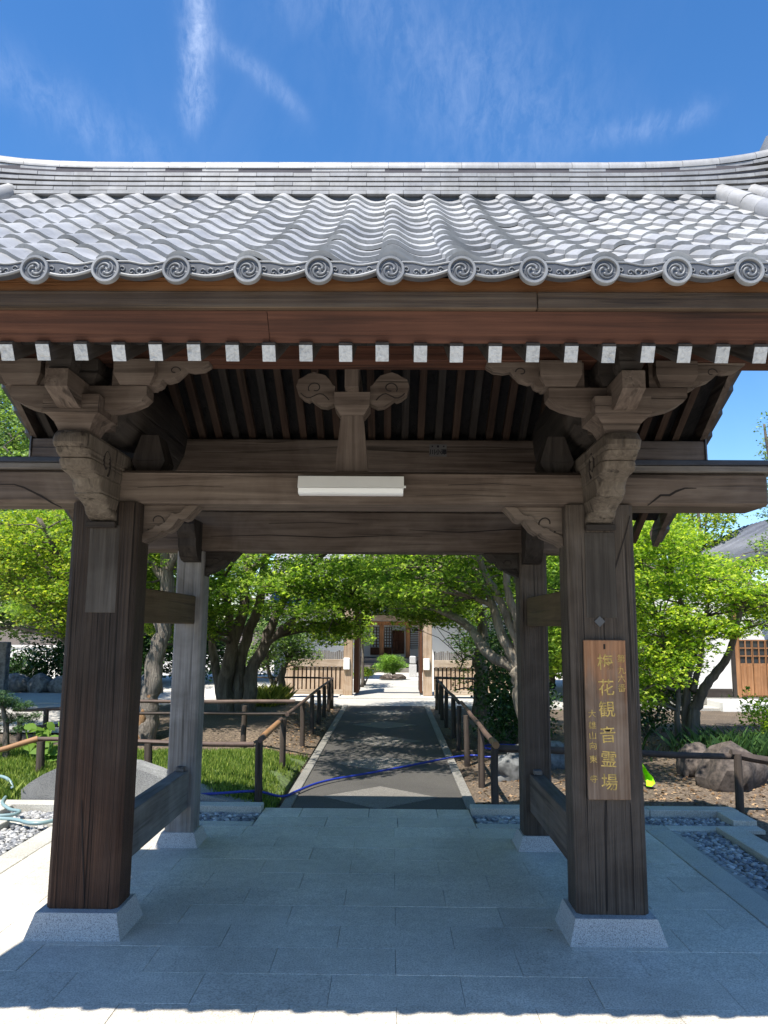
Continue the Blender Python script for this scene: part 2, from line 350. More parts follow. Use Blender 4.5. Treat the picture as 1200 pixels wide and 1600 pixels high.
M['maple'] = leaf_mat('maple_leaf', (0.15, 0.265, 0.05), (0.36, 0.46, 0.085), 0.64)
M['maplelight'] = leaf_mat('light_maple_leaf', (0.202, 0.351, 0.036), (0.463, 0.552, 0.060), 0.55)
M['darkleaf'] = leaf_mat('dark_leaf', (0.026, 0.066, 0.019), (0.060, 0.120, 0.031), 0.2, 0.4)
M['oldleaf'] = leaf_mat('grey_green_leaf', (0.111, 0.195, 0.052), (0.260, 0.364, 0.111), 0.42)
M['yellowleaf'] = leaf_mat('yellow_green_leaf', (0.156, 0.269, 0.031), (0.388, 0.431, 0.050), 0.52)
M['bigleaf'] = leaf_mat('big_soft_leaf', (0.07, 0.16, 0.02), (0.20, 0.30, 0.035), 0.4)
M['pineleaf'] = leaf_mat('pine_needle', (0.028, 0.07, 0.02), (0.075, 0.15, 0.04), 0.2)
M['pinebright'] = leaf_mat('bright_pine_needle', (0.14, 0.27, 0.035), (0.26, 0.42, 0.07), 0.35)
M['grass'] = leaf_mat('grass_blade', (0.12, 0.20, 0.03), (0.30, 0.36, 0.08), 0.45)
M['drygrass'] = leaf_mat('yellow_grass_blade', (0.20, 0.24, 0.05), (0.42, 0.40, 0.09), 0.4)
M['litter'] = leaf_mat('fallen_leaf', (0.150, 0.083, 0.038), (0.315, 0.210, 0.120), 0.1, 0.9)
M['bark'] = bark('grey_brown_bark', (0.07, 0.056, 0.045), (0.20, 0.17, 0.14))
M['barklight'] = bark('pale_bark', (0.13, 0.105, 0.08), (0.34, 0.29, 0.235))
M['barkdead'] = bark('stripped_bark', (0.075, 0.06, 0.05), (0.30, 0.26, 0.225), (16, 16, 1.6))
M['heartwood'] = bark('bare_heartwood', (0.16, 0.075, 0.035), (0.50, 0.29, 0.14), (22, 22, 2.5))
M['farroof'] = tile_mat('blue_grey_far_tile', (0.12, 0.13, 0.155), 0.6)

# ------------------------------------------------------------------ mesh helpers
class MB:
    def __init__(s): s.v = []; s.f = []
    def add(s, vs, fs):
        o = len(s.v); s.v.extend([tuple(x) for x in vs]); s.f.extend([tuple(i + o for i in f) for f in fs]); return s
    def box(s, x0, x1, y0, y1, z0, z1, c=0.0):
        if c <= 0:
            return s.add([(x0, y0, z0), (x1, y0, z0), (x1, y1, z0), (x0, y1, z0), (x0, y0, z1), (x1, y0, z1), (x1, y1, z1), (x0, y1, z1)],
                         [(0, 3, 2, 1), (4, 5, 6, 7), (0, 1, 5, 4), (1, 2, 6, 5), (2, 3, 7, 6), (3, 0, 4, 7)])
        bm = bmesh.new()
        bmesh.ops.create_cube(bm, size=1)
        for v in bm.verts:
            v.co = ((x0 + x1) / 2 + v.co.x * (x1 - x0), (y0 + y1) / 2 + v.co.y * (y1 - y0), (z0 + z1) / 2 + v.co.z * (z1 - z0))
        bmesh.ops.bevel(bm, geom=bm.edges[:], offset=c, segments=1, affect='EDGES')
        bm.verts.index_update()
        s.add([v.co[:] for v in bm.verts], [[v.index for v in f.verts] for f in bm.faces]); bm.free()
        return s
    def prism(s, poly, axis, a, b):
        """poly in the other two axes (in x,y,z order), extruded from a to b along axis"""
        n = len(poly)
        def mk(p, t):
            return {'x': (t, p[0], p[1]), 'y': (p[0], t, p[1]), 'z': (p[0], p[1], t)}[axis]
        vs = [mk(p, a) for p in poly] + [mk(p, b) for p in poly]
        fs = [tuple(range(n)), tuple(range(2 * n - 1, n - 1, -1))] + [(i, i + n, (i + 1) % n + n, (i + 1) % n) for i in range(n)]
        return s.add(vs, fs)
    def frustum(s, cx, cy_, z0, z1, a0, b0, a1, b1):
        return s.add([(cx - a0, cy_ - b0, z0), (cx + a0, cy_ - b0, z0), (cx + a0, cy_ + b0, z0), (cx - a0, cy_ + b0, z0),
                      (cx - a1, cy_ - b1, z1), (cx + a1, cy_ - b1, z1), (cx + a1, cy_ + b1, z1), (cx - a1, cy_ + b1, z1)],
                     [(0, 3, 2, 1), (4, 5, 6, 7), (0, 1, 5, 4), (1, 2, 6, 5), (2, 3, 7, 6), (3, 0, 4, 7)])
    def tube(s, pts, rad, n=8, jit=0.0, cap=True):
        pts = [Vector(p) for p in pts]
        if isinstance(rad, (int, float)): rad = [rad] * len(pts)
        up = Vector((0, 0, 1)); vs = []; prev = None
        for i, p in enumerate(pts):
            t = (pts[min(i + 1, len(pts) - 1)] - pts[max(i - 1, 0)]).normalized()
            if prev is None:
                a = t.cross(up)
                if a.length < 1e-3: a = t.cross(Vector((1, 0, 0)))
            else:
                a = prev - t * prev.dot(t)
                if a.length < 1e-4: a = t.cross(up)
            a.normalize(); b = t.cross(a); prev = a
            for k in range(n):
                w = 2 * math.pi * k / n; r = rad[i] * (1 + random.uniform(-jit, jit))
                vs.append(p + (a * math.cos(w) + b * math.sin(w)) * r)
        fs = []
        for i in range(len(pts) - 1):
            for k in range(n):
                fs.append((i * n + k, i * n + (k + 1) % n, (i + 1) * n + (k + 1) % n, (i + 1) * n + k))
        if cap:
            fs.append(tuple(range(n - 1, -1, -1))); fs.append(tuple(range((len(pts) - 1) * n, len(pts) * n)))
        return s.add(vs, fs)
    def sweep(s, prof, pts):
        """prof: closed polygon in (x, normal) swept along (y,z) points -- used for boards that follow a slope"""
        n = len(prof); vs = []
        for i, (y, z) in enumerate(pts):
            y0, z0 = pts[max(i - 1, 0)]; y1, z1 = pts[min(i + 1, len(pts) - 1)]
            L = math.hypot(y1 - y0, z1 - z0); ny, nz_ = -(z1 - z0) / L, (y1 - y0) / L
            for (x, h) in prof: vs.append((x, y + ny * h, z + nz_ * h))
        fs = [tuple(range(n - 1, -1, -1)), tuple(range((len(pts) - 1) * n, len(pts) * n))]
        for i in range(len(pts) - 1):
            for k in range(n): fs.append((i * n + k, i * n + (k + 1) % n, (i + 1) * n + (k + 1) % n, (i + 1) * n + k))
        return s.add(vs, fs)
    def mesh(s, name, mat, smooth=False):
        me = bpy.data.meshes.new(name); me.from_pydata(s.v, [], s.f); me.validate()
        bm = bmesh.new(); bm.from_mesh(me); bmesh.ops.recalc_face_normals(bm, faces=bm.faces[:]); bm.to_mesh(me); bm.free()
        if mat is not None: me.materials.append(mat)
        if smooth is True:
            for p in me.polygons: p.use_smooth = True
        elif smooth:
            for p in me.polygons: p.use_smooth = True
            me.set_sharp_from_angle(angle=R(smooth))
        return me

def link(name, me, parent=None, loc=None, rot=None):
    o = bpy.data.objects.new(name, me); COL.objects.link(o)
    if loc is not None: o.location = loc
    if rot is not None: o.rotation_euler = rot
    if parent is not None:
        o.parent = parent
        base = parent
        inv = Matrix.Translation(-Vector(WORLDLOC.get(parent.name, (0, 0, 0))))
        o.matrix_parent_inverse = inv
        WORLDLOC[o.name] = tuple(loc) if loc is not None else (0, 0, 0)
    else:
        WORLDLOC[o.name] = tuple(loc) if loc is not None else (0, 0, 0)
    return o
WORLDLOC = {}

def obj(name, mb, mat, parent=None, smooth=False, loc=None, rot=None):
    return link(name, mb.mesh(name, mat, smooth), parent, loc, rot)

def tag(o, label, cat, group=None):
    o['label'] = label; o['category'] = cat
    if group: o['group'] = group
    return o

def struct(o): o['kind'] = 'structure'; return o
def stuff(o): o['kind'] = 'stuff'; return o

def thing(name, loc, label, cat, group=None):
    o = bpy.data.objects.new(name, None); COL.objects.link(o); o.location = loc; o.empty_display_size = 0.2
    WORLDLOC[o.name] = tuple(loc)
    return tag(o, label, cat, group)

def rough_rock(seed, rx, ry, rz, sub=3, amp=0.28):
    r = random.Random(seed); bm = bmesh.new(); bmesh.ops.create_icosphere(bm, subdivisions=sub, radius=1)
    from mathutils import noise as mn
    off = Vector((r.uniform(0, 90), r.uniform(0, 90), r.uniform(0, 90)))
    for v in bm.verts:
        d = v.co.normalized()
        q = 1 + amp * mn.noise(d * 1.3 + off) * 1.6 + amp * 0.5 * mn.noise(d * 3.1 + off) + 0.12 * amp * mn.noise(d * 9 + off)
        c = d * q
        c = Vector((c.x, c.y, max(-.5, c.z)))
        v.co = (c.x * rx, c.y * ry, c.z * rz)
    mb = MB(); bm.verts.index_update()
    mb.add([v.co[:] for v in bm.verts], [[v.index for v in f.verts] for f in bm.faces]); bm.free()
    return mb

# ------------------------------------------------------------------ ground and paving
g = MB()
N = 60
g.add([(-600, -60, -0.06), (600, -60, -0.06), (600, 900, -0.06), (-600, 900, -0.06)], [(0, 1, 2, 3)])
struct(obj('ground', g, M['soil']))
struct(obj('courtyard', MB().add([(-30, 17.4, -0.045), (30, 17.4, -0.045), (30, 60, -0.045), (-30, 60, -0.045)], [(0, 1, 2, 3)]), M['sand']))
struct(obj('road', MB().add([(-40, 12.2, -0.03), (-4.6, 12.2, -0.03), (-4.6, 19.2, -0.03), (-40, 19.2, -0.03)], [(0, 1, 2, 3)]), M['road']))

struct(obj('bounce_plaza', MB().box(-14, 14, -22, 2.69, -0.3, -0.034), M['curb']))  # unseen pale ground, added to bounce sunlight up onto the gate
XB = 2.32        # half width of the slab field
paving = struct(obj('paving', MB().box(-2.52, 2.60, -3.0, 6.74, -0.05, -0.006), M['joint']))
me_slab = MB().box(-0.299, 0.299, -0.1493, 0.1493, -0.03, 0.0, 0.0012).mesh('slab', M['slab'])
me_half = MB().box(-0.148, 0.148, -0.148, 0.148, -0.03, 0.0, 0.004).mesh('half_slab', M['slab'])
row = 0
y = 6.60
while y > 2.7:
    off = 0.27 if row % 2 == 0 else 0.57
    k0 = math.ceil((-XB + 0.0 - off) / 0.6)
    x = off + k0 * 0.6
    left = x - (-XB)
    # full slabs between joints
    edges = [-XB] + [off + k * 0.6 for k in range(k0, 20) if -XB + 0.02 < off + k * 0.6 < XB - 0.02] + [XB]
    for a, b in zip(edges[:-1], edges[1:]):
        w = b - a
        jz = random.uniform(-0.0015, 0.0015)
        if abs(w - 0.6) < 0.01:
            link('slab', me_slab, paving, ((a + b) / 2, y - 0.15, jz))
        else:
            obj('slab', MB().box(a + .001, b - .001, y - .299, y - .001, -0.03, jz, 0.0025 if w > .02 else 0), M['slab'], paving)
    y -= 0.3; row += 1
obj('forecourt_slab', MB().box(-2.52, 2.6, -2.9, y - 0.001, -0.03, -0.001), M['slab'], paving)
# border strips, gravel channels and curbs
def strip(x0, x1, y0, y1, z0, z1, par, step=0.9, along='y', name='border_stone', mat='curb'):
    L = (y1 - y0) if along == 'y' else (x1 - x0)
    n = max(1, round(L / step))
    for i in range(n):
        a, b = i / n, (i + 1) / n
        if along == 'y': bx = (x0, x1, y0 + L * a + .002, y0 + L * b - .002)
        else: bx = (x0 + L * a + .002, x0 + L * b - .002, y0, y1)
        obj(name, MB().box(*bx, z0, z1, 0.005), M[mat], par)
for s in (-1, 1):
    xa, xb = (XB + .004, XB + .2) if s > 0 else (-XB - .2, -XB - .004)
    strip(xa, xb, 2.7, 6.6, -0.03, 0.003, paving)
    xo = (2.90, 3.10) if s > 0 else (-3.10, -2.90)
    strip(xo[0], xo[1], 2.7, 6.62, -0.06, 0.03, paving, name='curb_stone')
    # back gravel bed: front strip, rear curb, end curb
    xr = (0.95, 3.3) if s > 0 else (-3.3, -0.90)
    strip(xr[0], xr[1], 6.604, 6.74, -0.03, 0.004, paving, along='x')
    strip(xr[0], xr[1], 7.08, 7.24, -0.06, 0.05, paving, along='x', name='curb_stone')
    xe = (3.1, 3.3) if s > 0 else (-3.3, -3.1)
    strip(xe[0], xe[1], 6.75, 7.075, -0.06, 0.045, paving, name='curb_stone')
# approach slabs between the two rear gravel beds
for j, (ya, yb) in enumerate(((6.604, 6.92), (6.924, 7.24))):
    xs = [-0.895, -0.3, 0.3, 0.945] if j == 0 else [-0.895, -0.55, 0.05, 0.65, 0.945]
    for a, b in zip(xs[:-1], xs[1:]):
        obj('slab', MB().box(a + .002, b - .002, ya, yb, -0.03, 0.002, 0.004), M['slab'], paving)
# pebbles
def pebbles(name, x0, x1, y0, y1, n, zb, par):
    base = []
    bm = bmesh.new(); bmesh.ops.create_icosphere(bm, subdivisions=1, radius=1); bm.verts.index_update()
    bv = np.array([v.co[:] for v in bm.verts]); bf = [[v.index for v in f.verts] for f in bm.faces]; bm.free()
    mb = MB()
    for i in range(n):
        r = random.uniform(.012, .026); sc = np.array([r * random.uniform(.8, 1.5), r * random.uniform(.8, 1.3), r * random.uniform(.5, .8)])
        a = random.uniform(0, 6.28); c, s_ = math.cos(a), math.sin(a)
        q = bv * sc; q = np.stack([q[:, 0] * c - q[:, 1] * s_, q[:, 0] * s_ + q[:, 1] * c, q[:, 2]], 1)
        q = q + np.array([random.uniform(x0 + .02, x1 - .02), random.uniform(y0 + .02, y1 - .02), zb + random.uniform(-.005, .02)])
        mb.add(q.tolist(), bf)
    o = obj(name, mb, M['pebblevar'], par, smooth=True); return stuff(o)
m, n_, l_, bs_ = new_mat('pebble_mix')
gg = n_.new('ShaderNodeNewGeometry'); rr = ramp(n_, [(0, (0.10, 0.105, 0.115)), (0.4, (0.22, 0.225, 0.235)), (0.75, (0.33, 0.325, 0.31)), (1, (0.55, 0.54, 0.52))])
l_.new(gg.outputs['Random Per Island'], rr.inputs[0]); l_.new(rr.outputs[0], bs_.inputs['Base Color']); bs_.inputs['Roughness'].default_value = 0.7
M['pebblevar'] = m
for s in (-1, 1):
    x0, x1 = (2.53, 2.9) if s > 0 else (-2.9, -2.53)
    bed = struct(obj('gravel_bed', MB().box(x0, x1, 2.7, 6.6, -0.2, -0.035), M['joint']))
    pebbles('pebbles', x0, x1, 3.6, 6.6, 2400, -0.03, bed)
    x0, x1 = (0.96, 3.1) if s > 0 else (-3.1, -0.905)
    bed = struct(obj('gravel_bed', MB().box(x0, x1, 6.745, 7.078, -0.2, -0.035), M['joint']))
    pebbles('pebbles', x0, x1, 6.745, 7.078, 1700, -0.028, bed)

# path through the garden
PX0, PX1 = -0.66, 0.93
path = struct(obj('path', MB().box(PX0, PX1, 7.245, 16.5, -0.1, -0.006), M['asphalt']))
for x0, x1 in ((PX0 - .10, PX0 - .002), (PX1 + .002, PX1 + .10)):
    strip(x0, x1, 7.25, 16.5, -0.1, 0.01, path, 1.2, name='kerb_stone', mat='concrete')
for k in range(5):
    yc = 7.75 + k * 1.85; xc = (PX0 + PX1) / 2
    obj('diamond_inlay', MB().prism([(xc - .56, yc), (xc, yc - .5), (xc + .56, yc), (xc, yc + .5)], 'z', -0.05, -0.0015), M['inlay'], path)
cross = struct(obj('cross_pavement', MB().box(-9, 9, 16.55, 18.1, -0.2, -0.01), M['palestone']))
struct(obj('entrance_floor', MB().box(-1.0, 1.25, 18.15, 24.2, -0.2, 0.0), M['palestone']))

# ------------------------------------------------------------------ the temple gate
S = 0.85
H = CAMH
def ry(Y): return S * Y
def rz(z): return H + S * z
def rx(X): return CAMX + S * (X - CAMX)
RC = 0.05                                # middle of the roof
HALF = 2.44                              # half width of the tiled field
gate = thing('temple_gate', (0, 4.5, 0), 'weathered wooden temple gate with four pillars and a grey tiled roof', 'gate')

def chamf_sq(cx, cy_, w, d, c):
    a, b = w / 2, d / 2
    return [(cx - a + c, cy_ - b), (cx + a - c, cy_ - b), (cx + a, cy_ - b + c), (cx + a, cy_ + b - c), (cx + a - c, cy_ + b), (cx - a + c, cy_ + b), (cx - a, cy_ + b - c), (cx - a, cy_ - b + c)]

PXF, PXR = 1.415, 1.34
for s in (-1, 1):
    p = obj('front_pillar', MB().prism(chamf_sq(s * PXF + .008, 4.459, .384, .235, .026), 'z', .125, 2.32), M['pillar_dark' if s < 0 else 'pillar_grey'], gate)
    obj('pillar_base', MB().frustum(s * PXF + .006, 4.435, -.005, .125, .2545, .19, .214, .152), M['granite'], gate)
    p = obj('rear_pillar', MB().prism(chamf_sq(s * PXR, 6.10, .215, .215, .018), 'z', .10, 2.20), M['rear_pillar' if s < 0 else 'pillar_grey'], gate)
    obj('pillar_base', MB().frustum(s * PXR, 6.10, -.005, .10, .16, .16, .122, .122), M['granite'], gate)
    # ties between front and rear pillar
    obj('tie_beam', MB().box(s * 1.335 - .05, s * 1.335 + .05, 4.576, 5.992, 1.635, 1.85, .006), M['tan_y'], gate)
    obj('tie_beam', MB().box(s * 1.335 - .055, s * 1.335 + .055, 4.576, 5.992, .27, .54, .006), M['grey_y' if s < 0 else 'beam_y'], gate)
    obj('tie_wedge', MB().box(s * 1.335 - .03, s * 1.335 + .03, 5.93, 5.99, .541, .575, .004), M['grey_y'], gate)
    # corner brackets under the beams
    def corner(x_in, z_top, L, D, y0, y1, nm):
        pr = [(0, 0), (L, 0), (L * .98, -.03 * D), (L * .90, -.16 * D), (L * .80, -.33 * D), (L * .72, -.37 * D), (L * .66, -.34 * D), (L * .62, -.42 * D),
              (L * .54, -.58 * D), (L * .44, -.68 * D), (L * .38, -.66 * D), (L * .34, -.74 * D), (L * .2, -.83 * D), (L * .08, -.90 * D), (0, -D)]
        pts = [(x_in - s * u, z_top + w) for u, w in pr]
        o = obj(nm, MB().prism(pts, 'y', y0, y1), M['dark_x' if nm.startswith('rear') else 'beam_x'], gate)
        mb = MB()
        cx_, cz_ = x_in - s * L * .27, z_top - D * .42
        sp = [(cx_ + s * math.cos(a) * (.018 + .0085 * a), y0 + .001, cz_ + math.sin(a) * (.018 + .0085 * a) * (D / .22)) for a in np.linspace(0, 5.6, 22)]
        mb.tube(sp, .0045, 5)
        obj('carved_scroll', mb, M['groove'], o)
        rm = MB(); A = [(x_in - s * u, z_top + w) for u, w in pr[1:]]; q_ = len(A)
        I = [(x_in - s * max(.0, u - .035 * (L / .3)), z_top + min(0, w + .032)) for u, w in pr[1:]]
        vs = [(a, y0 - .012, b) for a, b in A] + [(a, y0 - .012, b) for a, b in I] + [(a, y0 + .002, b) for a, b in A] + [(a, y0 + .002, b) for a, b in I]
        fs = []
        for i in range(q_ - 1):
            fs += [(i, i + 1, q_ + i + 1, q_ + i), (2 * q_ + i, 3 * q_ + i, 3 * q_ + i + 1, 2 * q_ + i + 1), (i, 2 * q_ + i, 2 * q_ + i + 1, i + 1), (q_ + i, q_ + i + 1, 3 * q_ + i + 1, 3 * q_ + i)]
        obj('carved_rim', rm.add(vs, fs), M['dark_x' if nm.startswith('rear') else 'beam_x'], o)
    corner(s * 1.229, 2.318, .335, .23, 4.44, 4.56, 'corner_bracket')
    corner(s * 1.231, 2.198, .27, .19, 6.04, 6.16, 'rear_corner_bracket')
# flagpatches and plates on the pillars
obj('patch_board', MB().box(-1.485, -1.315, 4.3375, 4.345, 1.69, 2.185, .002), M['pillar_patch'], gate)
obj('patch_board', MB().box(1.33, 1.50, 4.337, 4.345, 1.68, 2.16, .002), M['pillar_patch'], gate)
obj('iron_plate', MB().add([(1.37, 4.332, 1.66), (1.40, 4.332, 1.63), (1.43, 4.332, 1.66), (1.40, 4.332, 1.69), (1.37, 4.339, 1.66), (1.40, 4.339, 1.63), (1.43, 4.339, 1.66), (1.40, 4.339, 1.69)],
    [(0, 1, 2, 3), (4, 7, 6, 5), (0, 4, 5, 1), (1, 5, 6, 2), (2, 6, 7, 3), (3, 7, 4, 0)]), M['steel'], gate)
def crack(pts, w, yy, nm='crack'):
    """a thin dark split that runs along the face of a timber"""
    mb = MB(); vs = []; n = len(pts)
    for i, (x, z) in enumerate(pts):
        ww = w * (0.25 + 0.75 * math.sin(math.pi * (i + .5) / n)) * random.uniform(.7, 1.2)
        x0, z0 = pts[max(0, i - 1)]; x1, z1 = pts[min(n - 1, i + 1)]
        L = math.hypot(x1 - x0, z1 - z0); nx, nz_ = -(z1 - z0) / L, (x1 - x0) / L
        vs += [(x + nx * ww, yy, z + nz_ * ww), (x - nx * ww, yy, z - nz_ * ww)]
    fs = [(2 * i, 2 * i + 1, 2 * i + 3, 2 * i + 2) for i in range(n - 1)]
    vb = [(a, b + .004, c) for a, b, c in vs]
    o = len(vs)
    fs += [(2 * i + o, 2 * i + 2 + o, 2 * i + 3 + o, 2 * i + 1 + o) for i in range(n - 1)]
    mb.add(vs + vb, fs)
    return obj(nm, mb, M['groove'], gate)
def cp(pxs, Y): return [(P(a, b, Y).x, P(a, b, Y).z) for a, b in pxs]
crack(cp([(984, 806), (978, 832), (970, 858), (962, 884), (953, 910), (948, 934), (945, 955)], 4.34), .0045, 4.3375)
crack(cp([(946, 1252), (946, 1290), (947, 1330), (948, 1375), (949, 1424)], 4.34), .006, 4.3375)
crack(cp([(985, 1255), (987, 1300), (989, 1350), (991, 1422)], 4.34), .003, 4.3375)
crack(cp([(128, 1250), (129, 1310), (131, 1370), (132, 1412)], 4.34), .003, 4.3375)

# main beam with its copper-covered outer ends
obj('main_beam', MB().box(-2.44, 2.40, 4.36, 4.66, 2.32, 2.512, .016), M['beam_x'], gate)
for s in (-1, 1):
    a, b = (1.56, 2.46) if s > 0 else (-2.50, -1.56)
    obj('beam_cover_board', MB().box(a, b, 4.335, 4.70, 2.515, 2.55, .004), M['grey_x'], gate)
    obj('copper_cover', MB().box(a, b + .0, 4.325, 4.71, 2.552, 2.582, .004), M['copper'], gate)
crack(cp([(1088, 763), (1070, 763), (1056, 768), (1046, 774), (1032, 774), (1022, 782), (1012, 790)], 4.36), .006, 4.3575)
crack(cp([(0, 757), (22, 757), (38, 762), (52, 769), (66, 776), (80, 785), (96, 793)], 4.36), .006, 4.3575)
# drying checks in the beams
for pts_, yy, w in (([(330, 838), (420, 836), (520, 840), (610, 837), (660, 838)], 5.985, .004), ([(640, 828), (720, 832), (800, 827), (828, 829)], 5.985, .004), ([(420, 818), (500, 816), (560, 819)], 5.985, .0025),
                    ([(700, 758), (770, 756), (830, 759)], 4.36, .002), ([(215, 762), (290, 759), (350, 761)], 4.36, .002), ([(650, 775), (720, 773), (790, 776)], 4.36, .0018)):
    crack(cp(pts_, yy), w, yy - .0022)
# rear beam
obj('rear_beam', MB().box(-1.76, 1.76, 5.985, 6.215, 2.202, 2.52, .012), M['beam_x'], gate)

for s in (-1, 1):
    cx = s * PXF
    # carved nose beam that carries the bracket set: rounded slices, lobed like an animal head
    zt_n = [.992, .975, .95, .925, .91, .905, .90, .885, .868, .862, .856, .845, .825, .808, .800, .794, .775, .755, .738, .720, .712, .704, .690, .672, .655, .648, .640, .620, .600, .585]
    fy = lambda z: float(np.interp(z, [.585, .62, .66, .685, .70, .745, .775, .795, .80, .83, .865, .88, .92, .965, .992], [4.335, 4.25, 4.19, 4.14, 4.085, 4.04, 4.035, 4.00, 3.935, 3.89, 3.88, 3.84, 3.80, 3.80, 3.83]))
    wx = lambda z: float(np.interp(z, [.585, .62, .66, .70, .745, .80, .84, .88, .93, .97, .992], [.080, .078, .070, .082, .078, .084, .092, .086, .094, .094, .088]))
    groove = {.905: .010, .862: .009, .800: .012, .712: .004, .648: .003}
    vs = []; NP = 13
    for z in zt_n:
        gi = groove.get(z, 0); f0 = fy(z) + gi; w = wx(z) - gi * .5; yb = 4.72
        ringp = [(w, yb)]
        for k in range(NP):
            a = math.pi * k / (NP - 1); c_, sn_ = math.cos(a), math.sin(a)
            ex_ = (abs(c_) ** .42) * (1 if c_ >= 0 else -1)
            ringp.append((w * ex_, f0 + .075 - .075 * sn_ ** .55))
        ringp.append((-w, yb))
        jx, jy = random.uniform(-.003, .003), random.uniform(-.004, .004)
        vs += [(cx + a + jx, b + jy, H + z) for a, b in ringp]
    n = NP + 2
    fs = [(i * n + k, i * n + (k + 1) % n, (i + 1) * n + (k + 1) % n, (i + 1) * n + k) for i in range(len(zt_n) - 1) for k in range(n)]
    fs += [tuple(range(n)), tuple(range((len(zt_n) - 1) * n, len(zt_n) * n))]
    o = obj('carved_nose', MB().add(vs, fs), M['nose'], gate, smooth=28)
    mb = MB()
    for sx in (-1, 1):
        xx = cx + sx * .090
        mb.tube([(xx, 4.10 + .055 * math.cos(a) * (1 - a / 9), H + .88 + .075 * math.sin(a) * (1 - a / 9)) for a in np.linspace(-1.0, 5, 20)], .006, 5)
    stuff(obj('carved_line', mb, M['groove'], o))
    obj('nose_wedge', MB().box(cx - .083, cx + .083, 4.30, 4.338, H + .548, H + .583, .004), M['dark_x'], gate)
    # big bearing block
    mb = MB()
    lv = [(.99, .078), (1.01, .085), (1.04, .098), (1.065, .12), (1.082, .143), (1.176, .143)]
    for (z0, w0), (z1, w1) in zip(lv[:-1], lv[1:]): mb.frustum(cx, 3.945, H + z0 + .0005, H + z1 - .0005 if z1 < 1.17 else H + z1, w0, w0, w1, w1)
    obj('bearing_block', mb, M['beam_x'], gate)
    # cross arm and forward arm
    arm = [(-.36, 1.246), (.36, 1.246), (.36, 1.195), (.335, 1.168), (.28, 1.142), (.2, 1.122), (.145, 1.117), (-.145, 1.117), (-.2, 1.122), (-.28, 1.142), (-.335, 1.168), (-.36, 1.195)]
    obj('bracket_arm', MB().prism([(cx + a, b + H) for a, b in arm], 'y', 3.885, 4.005), M['beam_x'], gate)
    obj('forward_arm', MB().prism([(3.62, H + 1.25), (3.62, H + 1.16), (3.77, H + 1.10), (4.32, H + 1.10), (4.32, H + 1.25)], 'x', cx - .056, cx + .056), M['beam_y'], gate)
    # small bearing blocks
    for dx, yy in ((-.3, 3.945), (0, 3.945), (.3, 3.945), (0, 3.70)):
        mb = MB(); w = .108 if yy > 3.8 else .062; d = .095 if yy > 3.8 else .06
        mb.frustum(cx + dx, yy, H + 1.2505, H + 1.305, w * .74, d * .78, w, d); mb.frustum(cx + dx, yy, H + 1.306, H + 1.382, w, d, w, d)
        obj('small_bearing_block', mb, M['beam_x' if dx else 'dark_x'], gate)
    # carved corbels under the eave purlin
    cor = [(.17, 1.388), (.68, 1.388), (.675, 1.375), (.64, 1.352), (.585, 1.345), (.55, 1.352), (.535, 1.335), (.50, 1.30), (.455, 1.285), (.435, 1.29), (.425, 1.265), (.405, 1.252), (.17, 1.252)]
    for sx in (-1, 1):
        o = obj('carved_corbel', MB().prism([(cx + sx * a, b + H) for a, b in cor], 'y', 3.90, 3.99), M['beam_x'], gate)
        obj('carved_scroll', MB().tube([(cx + sx * (.50 + .03 * math.cos(a) * (1 - a / 8)), 3.901, H + 1.335 + .025 * math.sin(a) * (1 - a / 8)) for a in np.linspace(0, 5, 14)], .0035, 5), M['groove'], o)
    # log beam running back from the bracket to the rear purlin
    mb = MB(); n = 12
    ys = np.linspace(4.30, 6.32, 9)
    vs = []
    for i, yy in enumerate(ys):
        zc = H + 1.30 + .06 * math.sin(math.pi * i / 8)
        for k in range(n):
            a = 2 * math.pi * k / n
            vs.append((cx + .15 * math.cos(a) * (1 + random.uniform(-.06, .06)), yy, zc + .26 * math.sin(a) * (1 + random.uniform(-.05, .05))))
    fs = [(i * n + k, i * n + (k + 1) % n, (i + 1) * n + (k + 1) % n, (i + 1) * n + k) for i in range(8) for k in range(n)]
    fs += [tuple(range(n)), tuple(range(8 * n, 9 * n))]
    obj('log_beam', mb.add(vs, fs), M['dark_y'], gate, smooth=True)
    # carved strut under the log on the main beam
    fr = [(-.20, .895), (.20, .895), (.19, .93), (.13, .95), (.115, 1.0), (.15, 1.06), (.12, 1.13), (.07, 1.17), (.06, 1.26), (-.06, 1.26), (-.07, 1.17), (-.12, 1.13), (-.15, 1.06), (-.115, 1.0), (-.13, .95), (-.19, .93)]
    obj('frog_leg_strut', MB().prism([(4.90 + a * 1.0, b + H - .10) for a, b in fr], 'x', cx - .12, cx + .12), M['dark_y'], gate)
    mb = MB()
    mb.frustum(cx - s * .20, 4.56, H + .892, H + .97, .06, .09, .10, .10); mb.frustum(cx - s * .20, 4.56, H + .971, H + 1.13, .10, .10, .05, .09)
    obj('side_block', mb, M['dark_z'], gate)
    mb = MB().box(cx - s * .06 - .075, cx - s * .06 + .075, 5.99, 6.21, H + .905, H + 1.24, .008)
    obj('rear_strut', mb, M['beam_z'], gate)
    obj('rear_nose', MB().prism([(5.985, 2.42), (5.74, 2.42), (5.72, 2.38), (5.75, 2.32), (5.79, 2.28), (5.80, 2.22), (5.85, 2.15), (5.90, 2.12), (5.985, 2.11)], 'x', s * 1.32 - .068, s * 1.32 + .068), M['dark_z'], gate)

